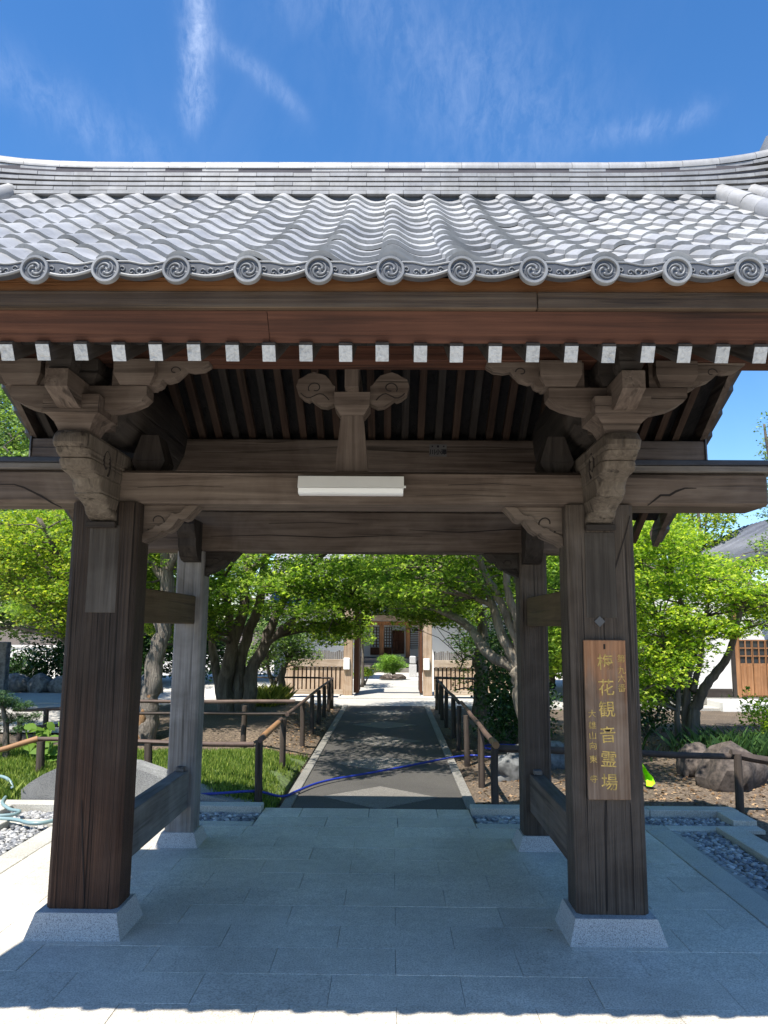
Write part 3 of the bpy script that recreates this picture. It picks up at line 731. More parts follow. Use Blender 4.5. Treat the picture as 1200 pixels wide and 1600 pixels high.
# central strut with cloud wings
mb = MB().frustum(0, 4.47, 2.514, H + 1.235, .098, .07, .066, .07)
obj('centre_strut', mb, M['beam_z'], gate)
mb = MB(); mb.frustum(0, 4.46, H + 1.236, H + 1.29, .07, .07, .105, .09); mb.frustum(0, 4.46, H + 1.2905, H + 1.37, .105, .09, .105, .09)
obj('bearing_block', mb, M['beam_x'], gate)
obj('ridge_arm', MB().box(-.04, .04, 4.28, 4.9, H + 1.371, H + 1.56, .004), M['beam_z'], gate)
wing = [(.105, 1.315), (.15, 1.295), (.19, 1.300), (.225, 1.325), (.25, 1.345), (.262, 1.335), (.29, 1.345), (.325, 1.375), (.338, 1.42), (.325, 1.462), (.295, 1.478), (.27, 1.495), (.235, 1.508), (.20, 1.498), (.165, 1.488), (.14, 1.46), (.12, 1.43), (.105, 1.42)]
for s in (-1, 1):
    o = obj('cloud_wing', MB().prism([(s * a, b + H) for a, b in wing], 'y', 4.42, 4.50), M['tan_x' if False else 'beam_x'], gate)
    mb = MB()
    mb.tube([(s * (.225 + .04 * math.cos(a) * (1 - a / 10)), 4.421, H + 1.41 + .035 * math.sin(a) * (1 - a / 10)) for a in np.linspace(-.6, 5, 18)], .004, 5)
    mb.tube([(s * (.14 + .17 * t), 4.421, H + 1.335 + .05 * t + .025 * math.sin(6 * t)) for t in np.linspace(0, 1, 10)], .004, 5)
    obj('carved_scroll', mb, M['groove'], o)

# purlins
PL, PR = RC - 2.47, RC + 2.47
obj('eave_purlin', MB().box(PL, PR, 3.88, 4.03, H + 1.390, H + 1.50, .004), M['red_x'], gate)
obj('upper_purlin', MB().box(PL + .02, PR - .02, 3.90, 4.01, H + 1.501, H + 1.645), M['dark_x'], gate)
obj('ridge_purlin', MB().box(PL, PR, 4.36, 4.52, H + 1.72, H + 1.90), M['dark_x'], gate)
RP = obj('rear_purlin', MB().box(PL, PR, 5.50, 5.63, H + 1.12, H + 1.362, .006), M['beam_x'], gate)
for s, xx in ((-1, PL), (1, PR)):
    obj('purlin_end_cap', MB().box(xx - .012 if s < 0 else xx + .001, xx - .001 if s < 0 else xx + .012, 5.488, 5.642, H + 1.11, H + 1.375), M['steel'], gate)

# rafters
RAF = S * .1466
FS, RS = .56, .60
fa, ra = math.atan(FS), math.atan(RS)
YE, ZE = ry(2.88), rz(1.018)             # lower front corner of a front rafter
YRG, ZRG = 4.45, ZE + FS * (4.45 - ry(2.88))
Lf = (YRG - YE) / math.cos(fa)
YRE = 6.62; ZPUR = H + 1.364
Lr = (YRE - YRG) / math.cos(ra)
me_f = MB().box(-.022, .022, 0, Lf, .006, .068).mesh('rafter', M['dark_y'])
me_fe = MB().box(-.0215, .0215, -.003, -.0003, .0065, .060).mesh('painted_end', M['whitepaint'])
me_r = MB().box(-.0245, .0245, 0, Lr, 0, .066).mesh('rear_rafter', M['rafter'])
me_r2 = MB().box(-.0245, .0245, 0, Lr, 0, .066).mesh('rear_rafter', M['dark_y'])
k0 = int(-2.7 / RAF) - 2
for k in range(-24, 24):
    x = rx(.1975) + RAF * k
    if abs(x - RC) > 2.36: continue
    x += random.uniform(-.004, .004)
    rr_ = link('rafter', me_f, gate, (x, YE + random.uniform(-.004, .004), ZE), (fa, 0, random.uniform(-.004, .004)))
    e = bpy.data.objects.new('painted_end', me_fe); COL.objects.link(e); e.parent = rr_
    zr0 = ZPUR + RS * (5.565 - YRG)
    link('rear_rafter', me_r if random.random() < .55 else me_r2, gate, (x + random.uniform(-.004, .004), YRG, zr0), (-ra, 0, 0))
# eave boards
xl, xr_ = RC - HALF - .04, RC + HALF + .04
obj('fascia_board', MB().box(xl, rx(.78), ry(2.74), ry(2.74) + .06, rz(1.186), rz(1.2525), .003), M['fascia'], gate)
obj('fascia_board', MB().box(rx(.78) + .002, xr_, ry(2.74), ry(2.74) + .06, rz(1.186), rz(1.2525), .003), M['fascia'], gate)
xs = P(419, 500, ry(2.8)).x
for a, b in ((xl, xs - .001), (xs + .001, xr_)):
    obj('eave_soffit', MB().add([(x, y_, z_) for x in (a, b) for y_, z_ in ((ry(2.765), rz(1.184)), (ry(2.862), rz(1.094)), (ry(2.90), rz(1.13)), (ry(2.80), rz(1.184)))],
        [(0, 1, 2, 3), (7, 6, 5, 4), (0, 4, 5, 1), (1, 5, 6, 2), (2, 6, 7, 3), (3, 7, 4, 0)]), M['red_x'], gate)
obj('tile_batten', MB().box(xl, xr_, ry(2.76), ry(2.76) + .05, rz(1.254), rz(1.315)), M['orange_x'], gate)

# roof curve of the front slope (bottom of the tile troughs)
Lt, Wt = .235, .265
pts = [(2.72, 1.322)]
for i in range(14):
    a = R(29.5 + (38.7 - 29.5) * (min(i, 12) / 12) ** .6)
    pts.append((pts[-1][0] + Lt * math.cos(a), pts[-1][1] + Lt * math.sin(a)))
FC = [(ry(a), rz(b)) for a, b in pts]
YTOP, ZTOP = FC[13]
# deck body: closed profile, extruded across the roof
def rear_curve(n=14):
    out = [(YTOP, ZTOP)]
    yy, zz = YTOP, ZTOP
    for i in range(n):
        a = R(38.5 - 10.0 * (i / (n - 1)) ** 1.2)
        yy += S * .205 * math.cos(a); zz -= S * .205 * math.sin(a); out.append((yy, zz))
    return out
RCV = rear_curve()
deck = [(ry(2.92), rz(1.105))]
deck += [(ry(2.82), rz(1.185)), (ry(2.83), rz(1.30))]
deck += [(a + .012, b - .022) for a, b in FC[1:14]]
deck += [(a, b - .03) for a, b in RCV[1:]]
deck += [(RCV[-1][0] - .02, ZPUR + .075 - RS * (RCV[-1][0] - 5.565))]
deck += [(YRG, ZPUR + RS * (5.565 - YRG) + .079), (YRG - .02, ZE + FS * (YRG - YE) + .079)]
roof = obj('roof', MB().prism(deck, 'x', RC - HALF + .02, RC + HALF - .02), M['roofboard'], gate)
# barge boards on both verges, front and rear slope
for s in (-1, 1):
    xx = RC + s * (HALF + .0)
    x0, x1 = (xx - .05, xx - .005) if s < 0 else (xx + .005, xx + .05)
    pr = [(x0, -.05), (x1, -.05), (x1, .10), (x0, .10)]
    obj('barge_board', MB().sweep(pr, [(y_, ZE + FS * (y_ - YE) + .05) for y_ in np.linspace(YE - .02, YRG, 6)]), M['beam_y'], gate)
    obj('barge_board', MB().sweep(pr, [(y_, ZPUR + RS * (5.565 - y_) + .04) for y_ in np.linspace(YRG + .01, 6.66, 6)]), M['beam_y'], gate)

for s in (-1, 1):
    xx = RC + s * (HALF + .05)
    for i in range(11):
        y0_, y1_ = YRG + .12 + i * .19, YRG + .12 + (i + 1) * .19 + .015
        zz0, zz1 = ZPUR + RS * (5.565 - y0_) + .115, ZPUR + RS * (5.565 - y1_) + .15
        a, b = (xx - .05, xx - .002) if s < 0 else (xx + .002, xx + .05)
        vs = [(x, y_, z_) for x in (a, b) for y_, z_ in ((y0_, zz0), (y1_, zz1), (y1_, zz1 - .10), (y0_, zz0 - .10))]
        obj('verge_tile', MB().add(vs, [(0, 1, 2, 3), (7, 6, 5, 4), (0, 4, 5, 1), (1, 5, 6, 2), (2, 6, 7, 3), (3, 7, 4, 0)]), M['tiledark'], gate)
# S-shaped tiles
prof = [(-.005, .030), (.006, .039), (.022, .048), (.04, .052), (.058, .0505), (.078, .043), (.10, .029), (.125, .0145), (.15, .005), (.18, 0), (.21, .001), (.24, .007), (.270, .0165)]
def tile_mesh(L, t=.020):
    mb = MB(); n = len(prof); vs = []
    for yy in (0, L):
        for u, z in prof: vs.append((S * u, S * yy, S * z))
        for u, z in prof: vs.append((S * u, S * yy, S * (z - t)))
    o = 2 * n; fs = []
    for i in range(n - 1):
        fs.append((i, i + 1, o + i + 1, o + i)); fs.append((n + i, o + n + i, o + n + i + 1, n + i + 1))
        fs.append((i, n + i, n + i + 1, i + 1)); fs.append((o + i, o + i + 1, o + n + i + 1, o + n + i))
    fs.append((0, o, o + n, n)); fs.append((n - 1, 2 * n - 1, o + 2 * n - 1, o + n - 1))
    me = mb.add(vs, fs).mesh('roof_tile', M['tile'], smooth=40)
    return me
me_tile = tile_mesh(.262)
DX0 = rx(.228)
cols = [k for k in range(-14, 14) if RC - 2.30 < DX0 + S * Wt * k < RC + 2.22]
ntile = 0
for i in range(13):
    (y0, z0), (y1, z1) = FC[i], FC[i + 1]
    d = Vector((0, y1 - y0, z1 - z0)).normalized(); nrm = Vector((0, -d.z, d.y))
    a0 = Vector((0, y0, z0)) + nrm * .0185; a1 = Vector((0, y1, z1)) + nrm * .003
    dd = (a1 - a0).normalized(); ang = math.atan2(dd.z, dd.y)
    for k in cols:
        x = DX0 + S * Wt * k - S * .04
        link('roof_tile', me_tile, roof, (x + random.uniform(-.002, .002), a0.y + random.uniform(-.0035, .0035), a0.z + random.uniform(-.0018, .0018)),
             (ang + random.uniform(-.007, .007), random.uniform(-.009, .009), random.uniform(-.008, .008)))
        ntile += 1
# eave pendant bands and discs
lip = MB(); n = 14; us = np.linspace(.02, .285, n)
def lip_b(u):
    t = (u - .04) / .225
    return -.030 - .028 * math.sin(math.pi * min(1, max(0, t)))
zt = np.interp(us, [p_[0] for p_ in prof], [p_[1] for p_ in prof])
zt = np.minimum(zt, .012) - .006
vs = []
for yy in (-.012, .02):
    vs += [(S * u, S * yy, S * z) for u, z in zip(us, zt)] + [(S * u, S * yy, S * lip_b(u)) for u in us]
o_ = 2 * n; fs = []
for i in range(n - 1):
    fs += [(i, n + i, n + i + 1, i + 1), (o_ + i, o_ + i + 1, o_ + n + i + 1, o_ + n + i), (i, i + 1, o_ + i + 1, o_ + i), (n + i, o_ + n + i, o_ + n + i + 1, n + i + 1)]
lip.add(vs, fs)
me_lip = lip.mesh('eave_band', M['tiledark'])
rim = MB().tube([(S * u, -S * .016, S * (lip_b(u) + .004)) for u in us], S * .0062, 6)
rim.tube([(S * u, -S * .012, S * (z - .001)) for u, z in zip(us, zt)], S * .0045, 6)
me_rim = rim.mesh('eave_band_rim', M['tilerim'], True)
sc_ = MB()
for cxu, sg in ((.10, -1), (.225, 1), (.135, 1), (.195, -1)):
    zc = -.026 - (.010 if .12 < cxu < .2 else 0)
    sc_.tube([(S * (cxu + sg * .013 * math.cos(a) * (1 - a / 8)), -S * .014, S * (zc + .013 * math.sin(a) * (1 - a / 8))) for a in np.linspace(0, 6, 14)], S * .003, 5)
sc_.tube([(S * (.165 + .012 * math.cos(a)), -S * .014, S * (-.035 + .012 * math.sin(a))) for a in np.linspace(0, 6.28, 9)], S * .005, 5)
me_scr = sc_.mesh('eave_band_scroll', M['tilemid'], True)
# disc: lathe + three commas
dm = MB(); nn = 28
rings = [(.0535, .008), (.0535, -.012), (.0515, -.0155), (.0435, -.0155), (.0415, -.012), (.0405, -.004), (0.0, -.004)]
vs = []
for r_, y_ in rings[:-1]:
    for k in range(nn):
        a = 2 * math.pi * k / nn; vs.append((S * r_ * math.cos(a), S * y_, S * r_ * math.sin(a)))
fs = [(i * nn + k, i * nn + (k + 1) % nn, (i + 1) * nn + (k + 1) % nn, (i + 1) * nn + k) for i in range(len(rings) - 2) for k in range(nn)]
fs.append(tuple(range((len(rings) - 2) * nn, (len(rings) - 1) * nn)))
fs.append(tuple(range(nn - 1, -1, -1)))
dm.add(vs, fs)
me_disc = dm.mesh('eave_disc', M['tilerim'], smooth=35)
tm = MB()
tm.prism([(S * .0405 * math.cos(a), S * .0405 * math.sin(a)) for a in np.linspace(0, 2 * math.pi, 25)[:-1]], 'y', -S * .0042, -S * .0060)
me_face = tm.mesh('disc_face', M['tiledark'])
tm = MB()
for q in range(3):
    a0 = q * 2 * math.pi / 3
    pp = []; rad = []
    for t in np.linspace(0, 1, 14):
        a = a0 + t * 3.6; r_ = .010 + .024 * t ** .7
        pp.append((S * r_ * math.cos(a), -S * .0065, S * r_ * math.sin(a))); rad.append(S * (.0058 * (1 - t) ** .6 + .0008))
    tm.tube(pp, rad, 6)
me_com = tm.mesh('comma_crest', M['tilemid'], True)
y0, z0 = FC[0]
for k in cols:
    xd = DX0 + S * Wt * k
    b = link('eave_band', me_lip, roof, (xd - S * .04, ry(2.705), z0 + .016))
    for nm, me in (('eave_band_rim', me_rim), ('eave_band_scroll', me_scr)):
        link(nm, me, roof, (xd - S * .04, ry(2.705), z0 + .016))
    zc = rz(1.31)
    d_ = link('eave_disc', me_disc, roof, (xd, ry(2.69), zc), (random.uniform(-.02, .02), random.uniform(-.3, .3), random.uniform(-.02, .02)))
    link('disc_face', me_face, roof, (xd, ry(2.69), zc))
    link('comma_crest', me_com, roof, (xd, ry(2.69), zc), (0, random.uniform(-.3, .3), 0))

# verge: two rows of round cover tiles and a stepped verge tile, each side
me_cov = {}
def half_tube(L, r, t, n=9, a0=-0.35, a1=math.pi + 0.35):
    mb = MB(); vs = []
    for yy, rr2 in ((0, r), (L, r * .97)):
        for k in range(n):
            a = a0 + (a1 - a0) * k / (n - 1); vs.append((rr2 * math.cos(a), yy, rr2 * math.sin(a)))
        for k in range(n):
            a = a0 + (a1 - a0) * k / (n - 1); vs.append(((rr2 - t) * math.cos(a), yy, (rr2 - t) * math.sin(a)))
    o = 2 * n; fs = []
    for i in range(n - 1):
        fs += [(i, o + i, o + i + 1, i + 1), (n + i, n + i + 1, o + n + i + 1, o + n + i), (i, i + 1, n + i + 1, n + i), (o + i, o + n + i, o + n + i + 1, o + i + 1)]
    fs += [(0, n, o + n, o), (n - 1, o + n - 1, o + 2 * n - 1, 2 * n - 1)]
    return mb.add(vs, fs)
me_cov = half_tube(S * .30, S * .066, S * .014).mesh('round_verge_tile', M['tile2'], smooth=40)
me_ver = MB().box(-.085, .10, 0, S * .26, -.03, -.01, .003).mesh('verge_tile', M['tile'])
for s in (-1, 1):
    for j, off in enumerate((2.22, 2.42)):
        x = RC + s * off
        for i in range(13):
            (ya, za), (yb, zb) = FC[i], FC[i + 1]
            ang = math.atan2(zb - za, yb - ya)
            link('round_verge_tile', me_cov, roof, (x, ya - math.sin(ang) * .045, za + math.cos(ang) * .045 + (.004 if i % 2 else 0)), (ang - .012, 0, 0))
            link('verge_tile', me_ver, roof, (x - .0, ya - math.sin(ang) * .035, za + math.cos(ang) * .035), (ang - .06, 0, 0))
        # closing discs at the eave
        d_ = link('eave_disc', me_disc, roof, (x, ry(2.69), rz(1.335)))
        link('disc_face', me_face, roof, (x, ry(2.69), rz(1.335))); link('comma_crest', me_com, roof, (x, ry(2.69), rz(1.335)))
# rear slope tile courses (stepped), one field
rt = MB()
for i in range(13):
    (ya, za), (yb, zb) = RCV[i], RCV[i + 1]
    x0, x1 = RC - HALF - .09, RC + HALF + .09
    vs = []
    for x in (x0, x1):
        vs += [(x, ya - .02, za - .015), (x, yb + .012, zb + .012), (x, yb + .012, zb - .022), (x, ya - .02, za - .045)]
    rt.add(vs, [(0, 1, 2, 3), (7, 6, 5, 4), (0, 4, 5, 1), (1, 5, 6, 2), (2, 6, 7, 3), (3, 7, 4, 0)])
    for s in (-1, 1):       # hanging verge skirts
        x = RC + s * (HALF + .075)
        rt.box(x - .015, x + .015, ya, yb + .012, min(za, zb) - .065, min(za, zb) - .0)
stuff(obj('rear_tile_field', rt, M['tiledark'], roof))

# ridge: stacked flat courses and a round cap, sweeping up to the ends
def rise(x):
    d = max(0, abs(x - RC) / S - 1.30)
    return S * .0125 * d ** 4.1
ridge = obj('ridge', MB().sweep([(0, 0), (0, 1)], [(0, 0), (1, 0)]) if False else MB().box(RC - 2.5, RC + 2.5, YTOP + .0, YTOP + .20, ZTOP - .06, ZTOP + S * .285), M['mortar'], gate)
NC = 6
def curved_piece(x0, x1, yf, yb, zb, h, fr, seg=3):
    mb = MB(); vs = []
    xs_ = np.linspace(x0, x1, seg + 1)
    for x in xs_:
        r_ = rise(x) * fr
        vs += [(x, yf, zb + r_), (x, yf, zb + h + r_), (x, yb, zb + h + r_ + .008), (x, yb, zb + r_)]
    fs = [(0, 1, 2, 3), tuple(4 * seg + i for i in (3, 2, 1, 0))]
    for i in range(seg):
        for k in range(4): fs.append((4 * i + k, 4 * i + (k + 1) % 4, 4 * i + 4 + (k + 1) % 4, 4 * i + 4 + k))
    return mb.add(vs, fs)
RL = S * .27; zc0 = ZTOP + S * .03
RH = S * .0415
for c in range(NC):
    off = (0 if c % 2 else RL / 2)
    x = RC - 2.62 - off
    while x < RC + 2.55:
        x0, x1 = max(x, RC - 2.55), min(x + RL - .0025, RC + 2.55)
        if x1 - x0 > .03:
            dy = random.uniform(-.002, .002) - (.012 if c == 0 else 0)
            obj('ridge_course_tile', curved_piece(x0, x1, YTOP - .03 + c * .006 + dy, YTOP + .12, zc0 + c * RH, RH * .62, (c + .3) / NC, 2), M['tile2'], ridge)
        x += RL
# mortar strip between tiles and ridge
obj('ridge_mortar', MB().box(RC - 2.46, RC + 2.46, YTOP - .012, YTOP + .1, ZTOP - .03, zc0 - .002), M['tiledark'], ridge)
me_n = 0
x = RC - 2.60
zcap = zc0 + NC * RH
while x < RC + 2.55:
    x0, x1 = x, x + RL - .002
    mb = MB(); vs = []; n = 9
    for j, xx in enumerate(np.linspace(x0, x1, 4)):
        r_ = rise(xx); rr3 = S * .060 * (1.0 if j < 3 else .985)
        for k in range(n):
            a = -0.25 + (math.pi + .5) * k / (n - 1); vs.append((xx, YTOP + .045 - rr3 * math.cos(a), zcap + r_ - S * .004 + rr3 * math.sin(a)))
    fs = [(j * n + k, j * n + k + 1, (j + 1) * n + k + 1, (j + 1) * n + k) for j in range(3) for k in range(n - 1)]
    fs += [tuple(range(n)), tuple(range(3 * n, 4 * n))]
    obj('ridge_cap_tile', mb.add(vs, fs), M['tile2'], ridge, smooth=40)
    x += RL
for s in (-1, 1):
    xe = RC + s * 2.56
    pr = [(-.14, -.10), (.22, -.10), (.26, .05), (.20, .16), (.21, .30), (.17, .38), (.04 + .0, .43), (-.09, .38), (-.13, .30), (-.11, .16), (-.18, .05)]
    a, b = (xe - .09, xe + .02) if s < 0 else (xe - .02, xe + .09)
    o = obj('ridge_end_tile', MB().prism([(YTOP + .0 + u, ZTOP + .04 + w) for u, w in pr], 'x', a, b), M['tile2'], ridge)

# the paper votive slip stuck on the rear purlin
def text_mesh(txt, size, extrude, mat, name='lettering', bold=0.0):
    cu = bpy.data.curves.new(name, 'FONT'); cu.body = txt; cu.size = size; cu.extrude = extrude; cu.align_x = 'CENTER'; cu.align_y = 'CENTER'
    cu.offset = bold; cu.resolution_u = 3
    to = bpy.data.objects.new(name, cu); COL.objects.link(to)
    dg = bpy.context.evaluated_depsgraph_get(); dg.update()
    me = bpy.data.meshes.new_from_object(to.evaluated_get(dg))
    bpy.data.objects.remove(to)
    me.materials.clear(); me.materials.append(mat)
    return me
slip = thing('votive_slip', (.56, 5.495, 2.85), 'small dark votive paper slip with black characters stuck on the rear purlin', 'paper slip')
a0 = P(671, 694, 5.49); a1 = P(698, 713, 5.49)
obj('paper', MB().box(a0.x, a1.x, 5.494, 5.4985, a1.z, a0.z), M['paper'], slip)
cx_ = (a0.x + a1.x) / 2
for i, ch in enumerate('川小澤'):
    w = (a1.x - a0.x) / 3
    link('character', text_mesh(ch, w * 1.0, .0006, M['ink'], 'character', .0012), slip, (a0.x + w * (i + .5), 5.4925, a1.z + .03), (R(90), 0, 0))
    cxx = a0.x + w * (i + .5); rr_ = .009 if i == 1 else .006
    obj('round_mark', MB().prism([(cxx + rr_ * math.cos(t), a0.z - .016 + rr_ * math.sin(t)) for t in np.linspace(0, 6.283, 11)[:-1]], 'y', 5.4925, 5.4935), M['ink'], slip)

# hanging name board
board = thing('name_board', (1.415, 4.32, .68), 'vertical wooden name board with gold characters hung on the right front pillar', 'sign')
zt_, zb_ = P(945, 1000, 4.31).z, P(945, 1250, 4.31).z
xl_, xr2 = 1.302, 1.530
mb = MB().box(xl_, xr2, 4.308, 4.334, zb_, zt_, .004)
obj('board', mb, M['plaque'], board)
obj('hanging_slot', MB().box(1.408, 1.418, 4.3055, 4.3085, zt_ - .05, zt_ - .022), M['groove'], board)
Hb = zt_ - zb_
def col_text(chars, px, pys, size, bold):
    for ch, py in zip(chars, pys):
        c = P(px[0] + (px[1] - px[0]) * (py - 1000) / 250, py, 4.306)
        link('character', text_mesh(ch, size, .0012, M['gold'], 'character', bold), board, (c.x, 4.3065, c.z), (R(90), R(random.uniform(-4, 4)), 0))
col_text('梅花観音霊場', (944.5, 953.5), [1036, 1076, 1110, 1150, 1188, 1224], .092, .0004)
col_text('第九六番', (970, 975), [1030, 1048, 1061, 1076], .046, -.0001)
col_text('大雄山向東寺', (922, 929), [1116, 1134, 1150, 1166, 1187, 1218], .044, -.0001)

# fluorescent lamp on the beam
lamp = thing('ceiling_lamp', (0, 4.33, 2.35), 'white fluorescent lamp housing fixed to the middle of the main beam', 'lamp')
lx0, lx1 = P(466, 757, 4.31).x, P(631, 757, 4.31).x
zt_, zb_ = P(548, 743, 4.30).z, P(548, 772, 4.29).z
obj('housing', MB().prism([(4.357, zt_), (4.30, zt_ - .004), (4.275, zb_ + .034), (4.357, zb_ + .034)], 'x', lx0, lx1), M['metalwhite'], lamp)
obj('cover', MB().prism([(4.357, zb_ + .032), (4.274, zb_ + .032), (4.278, zb_ + .006), (4.30, zb_), (4.357, zb_)], 'x', lx0 + .004, lx1 - .004), M['lampcover'], lamp)
obj('end_knob', MB().box(lx1 + .0005, lx1 + .012, 4.30, 4.315, zb_ + .04, zb_ + .052, .002), M['metalwhite'], lamp)

# ------------------------------------------------------------------ plants: helpers
def leaf_mesh(name, centers, size, mat, up=0.75, shape='maple', aspect=0.6, droop=0.0):
    """one mesh of many small separate leaves (numpy)"""
    c = np.asarray(centers, dtype=np.float64); n = len(c)
    nrm = rng.normal(size=(n, 3)); nrm[:, 2] = np.abs(nrm[:, 2]) * 0.6 + up * 1.6
    nrm /= np.linalg.norm(nrm, axis=1)[:, None]
    t = rng.normal(size=(n, 3)); t[:, 2] -= droop
    t -= nrm * np.sum(t * nrm, 1)[:, None]; t /= np.linalg.norm(t, axis=1)[:, None]
    b = np.cross(nrm, t)
    sz = (size * rng.uniform(0.65, 1.3, n))[:, None]
    if shape == 'maple':
        loc = [(-.5, 0, 0), (-.05, -.5, -.06), (.0, -.16, .02), (.55, 0, -.06), (.0, .16, .02), (-.05, .5, -.06)]
        faces = [(0, 1, 2), (0, 2, 3), (0, 3, 4), (0, 4, 5)]
    elif shape == 'needle':
        loc = [(-.5, -.03, 0), (.5, 0, 0.05), (-.5, .03, 0), (.42, -.28, .1), (.42, .28, .1)]
        faces = [(0, 1, 2), (0, 3, 2), (0, 4, 2)]
    else:
        loc = [(-.5, 0, 0), (0, -aspect / 2, .06), (.5, 0, -.04), (0, aspect / 2, .06)]
        faces = [(0, 1, 2, 3)]
    k = len(loc)
    V = np.empty((n, k, 3))
    for i, (u, v, w) in enumerate(loc): V[:, i] = c + (t * u + b * v + nrm * w) * sz
    fl = len(faces[0]); F = np.array(faces)[None] + (np.arange(n) * k)[:, None, None]
    F = F.reshape(-1, fl)
    me = bpy.data.meshes.new(name)
    me.vertices.add(n * k); me.vertices.foreach_set('co', V.reshape(-1))
    me.loops.add(F.size); me.loops.foreach_set('vertex_index', F.reshape(-1).astype(np.int32))
    me.polygons.add(len(F)); me.polygons.foreach_set('loop_start', (np.arange(len(F)) * fl).astype(np.int32))
    me.polygons.foreach_set('loop_total', np.full(len(F), fl, dtype=np.int32))
    me.update(calc_edges=True); me.materials.append(mat)
    return me

def pad_points(pads, per, shell=0.55):
    """leaf positions inside flattened foliage pads, denser near the rim and top"""
    out = []
    for (x, y, z, rx_, rz_) in pads:
        m_ = max(20, int(per * (rx_ / .5) ** 2))
        d = rng.normal(size=(m_, 3)); d /= np.linalg.norm(d, axis=1)[:, None]
        r = rng.uniform(0, 1, m_) ** (1 / (2.0 + shell))
        # ragged rim
        ang = np.arctan2(d[:, 1], d[:, 0]); rag = 1 + .22 * np.sin(ang * 3 + x * 5) + .16 * np.sin(ang * 7 + y * 9)
        q = d * r[:, None]
        out.append(np.stack([x + q[:, 0] * rx_ * rag, y + q[:, 1] * rx_ * rag, z + q[:, 2] * rz_ - .18 * rz_ * (q[:, 0] ** 2 + q[:, 1] ** 2)], 1))
    return np.concatenate(out)

def limb(mb, pts, r0, r1, n=8, sub=4, wob=0.03):
    pts = [Vector(p) for p in pts]; out = []; rad = []
    m_ = len(pts)
    for i in range(m_ - 1):
        p0, p1, p2, p3 = pts[max(i - 1, 0)], pts[i], pts[i + 1], pts[min(i + 2, m_ - 1)]
        for j in range(sub):
            t = j / sub
            q = .5 * ((2 * p1) + (p2 - p0) * t + (2 * p0 - 5 * p1 + 4 * p2 - p3) * t * t + (3 * p1 - p0 - 3 * p2 + p3) * t ** 3)
            out.append(q)
    out.append(pts[-1])
    L = len(out)
    for i in range(L):
        f = i / (L - 1); rad.append(r0 + (r1 - r0) * f ** .8)
        if 0 < i < L - 1: out[i] = out[i] + Vector((random.uniform(-wob, wob), random.uniform(-wob, wob), random.uniform(-wob, wob) * .5)) * min(1, rad[-1] * 8)
    mb.tube(out, rad, n, .10)
    return out, rad

def tree(name, label, base, limbs, pads, per, size, leafmat, barkmat, cat='tree', group=None, shape='maple', twigs=True, up=0.75, extra=None):
    t = thing(name, base, label, cat, group)
    mb = MB(); nodes = []
    for pts_, r0, r1 in limbs:
        o, r = limb(mb, pts_, r0, r1)
        nodes += [(p_, r_) for p_, r_ in zip(o, r)][2:]
    if twigs:
        for (x, y, z, a, b) in pads:
            c = Vector((x, y, z - b * .3))
            best = min(nodes, key=lambda q: (q[0] - c).length + (0.6 if q[0].z > c.z else 0))
            d = c - best[0]
            if d.length > 5.5: continue
            mid = best[0] + d * .5 + Vector((random.uniform(-.1, .1), random.uniform(-.1, .1), .08 * d.length))
            r0 = min(best[1] * .6, .012 + .014 * d.length)
            mb.tube([best[0], best[0].lerp(mid, .5), mid, mid.lerp(c, .6), c], [r0, r0 * .85, r0 * .7, r0 * .5, .004], 5)
            for _ in range(4):
                e = c + Vector((random.uniform(-1, 1), random.uniform(-1, 1), random.uniform(-.2, .3))) * a * .7
                mb.tube([mid.lerp(c, .6), e], [r0 * .4, .002], 4)
    obj('trunk', mb, barkmat, t, smooth=True)
    link('crown', leaf_mesh('crown', pad_points(pads, per * 1.25), size * .88, leafmat, up, shape), t)
    return t

def pads_in(n, xr, yr, Yr, bottom, rr=(.35, .65), flat=.38, test=None):
    """foliage pads spread through a crown's volume"""
    out = []
    tries = 0
    while len(out) < n and tries < n * 60:
        tries += 1
        px, py, Y = random.uniform(*xr), random.uniform(*yr), random.uniform(*Yr)
        r_ = random.uniform(*rr); s_ = 1200 / Y
        if py + r_ * flat * s_ > bottom(px): continue
        if test and not test(px, py, Y): continue
        p_ = P(px, py, Y)
        out.append((p_.x, p_.y, p_.z, r_, r_ * flat))
    return out

def lerp_fn(tab):
    xs_ = [a for a, b in tab]; ys_ = [b for a, b in tab]
    return lambda x: float(np.interp(x, xs_, ys_))

# ------------------------------------------------------------------ lawn and soil beds
def mound(name, x0, x1, y0, y1, f, mat, nx=40, ny=30):
    vs = [(x, y_, f(x, y_)) for y_ in np.linspace(y0, y1, ny) for x in np.linspace(x0, x1, nx)]
    fs = [(j * nx + i, j * nx + i + 1, (j + 1) * nx + i + 1, (j + 1) * nx + i) for j in range(ny - 1) for i in range(nx - 1)]
    return struct(obj(name, MB().add(vs, fs), mat, smooth=True))
def lawn_z(x, y):
    e = min(1, max(0, (-.86 - x) / .5)) * min(1, max(0, (y - 7.25) / .5)) * min(1, max(0, (10.2 - y) / 1.0)) * min(1, max(0, (x + 6.5) / 1.2))
    return -.05 + .075 * min(1, e * 4) + .16 * e * (.8 + .2 * math.sin(x * 2.1 + y))
lawn = mound('lawn', -6.5, -.82, 7.25, 10.3, lawn_z, M['turf'])
def bed_l(x, y):
    e = min(1, max(0, (-.85 - x) / .6)) * min(1, max(0, (y - 10.0) / 1.0)) * min(1, max(0, (16.4 - y) / 1.0)) * min(1, max(0, (x + 4.6) / .8))
    return -.058 + .25 * e
mound('garden_bed', -4.6, -.82, 10.0, 16.4, bed_l, M['soil'])
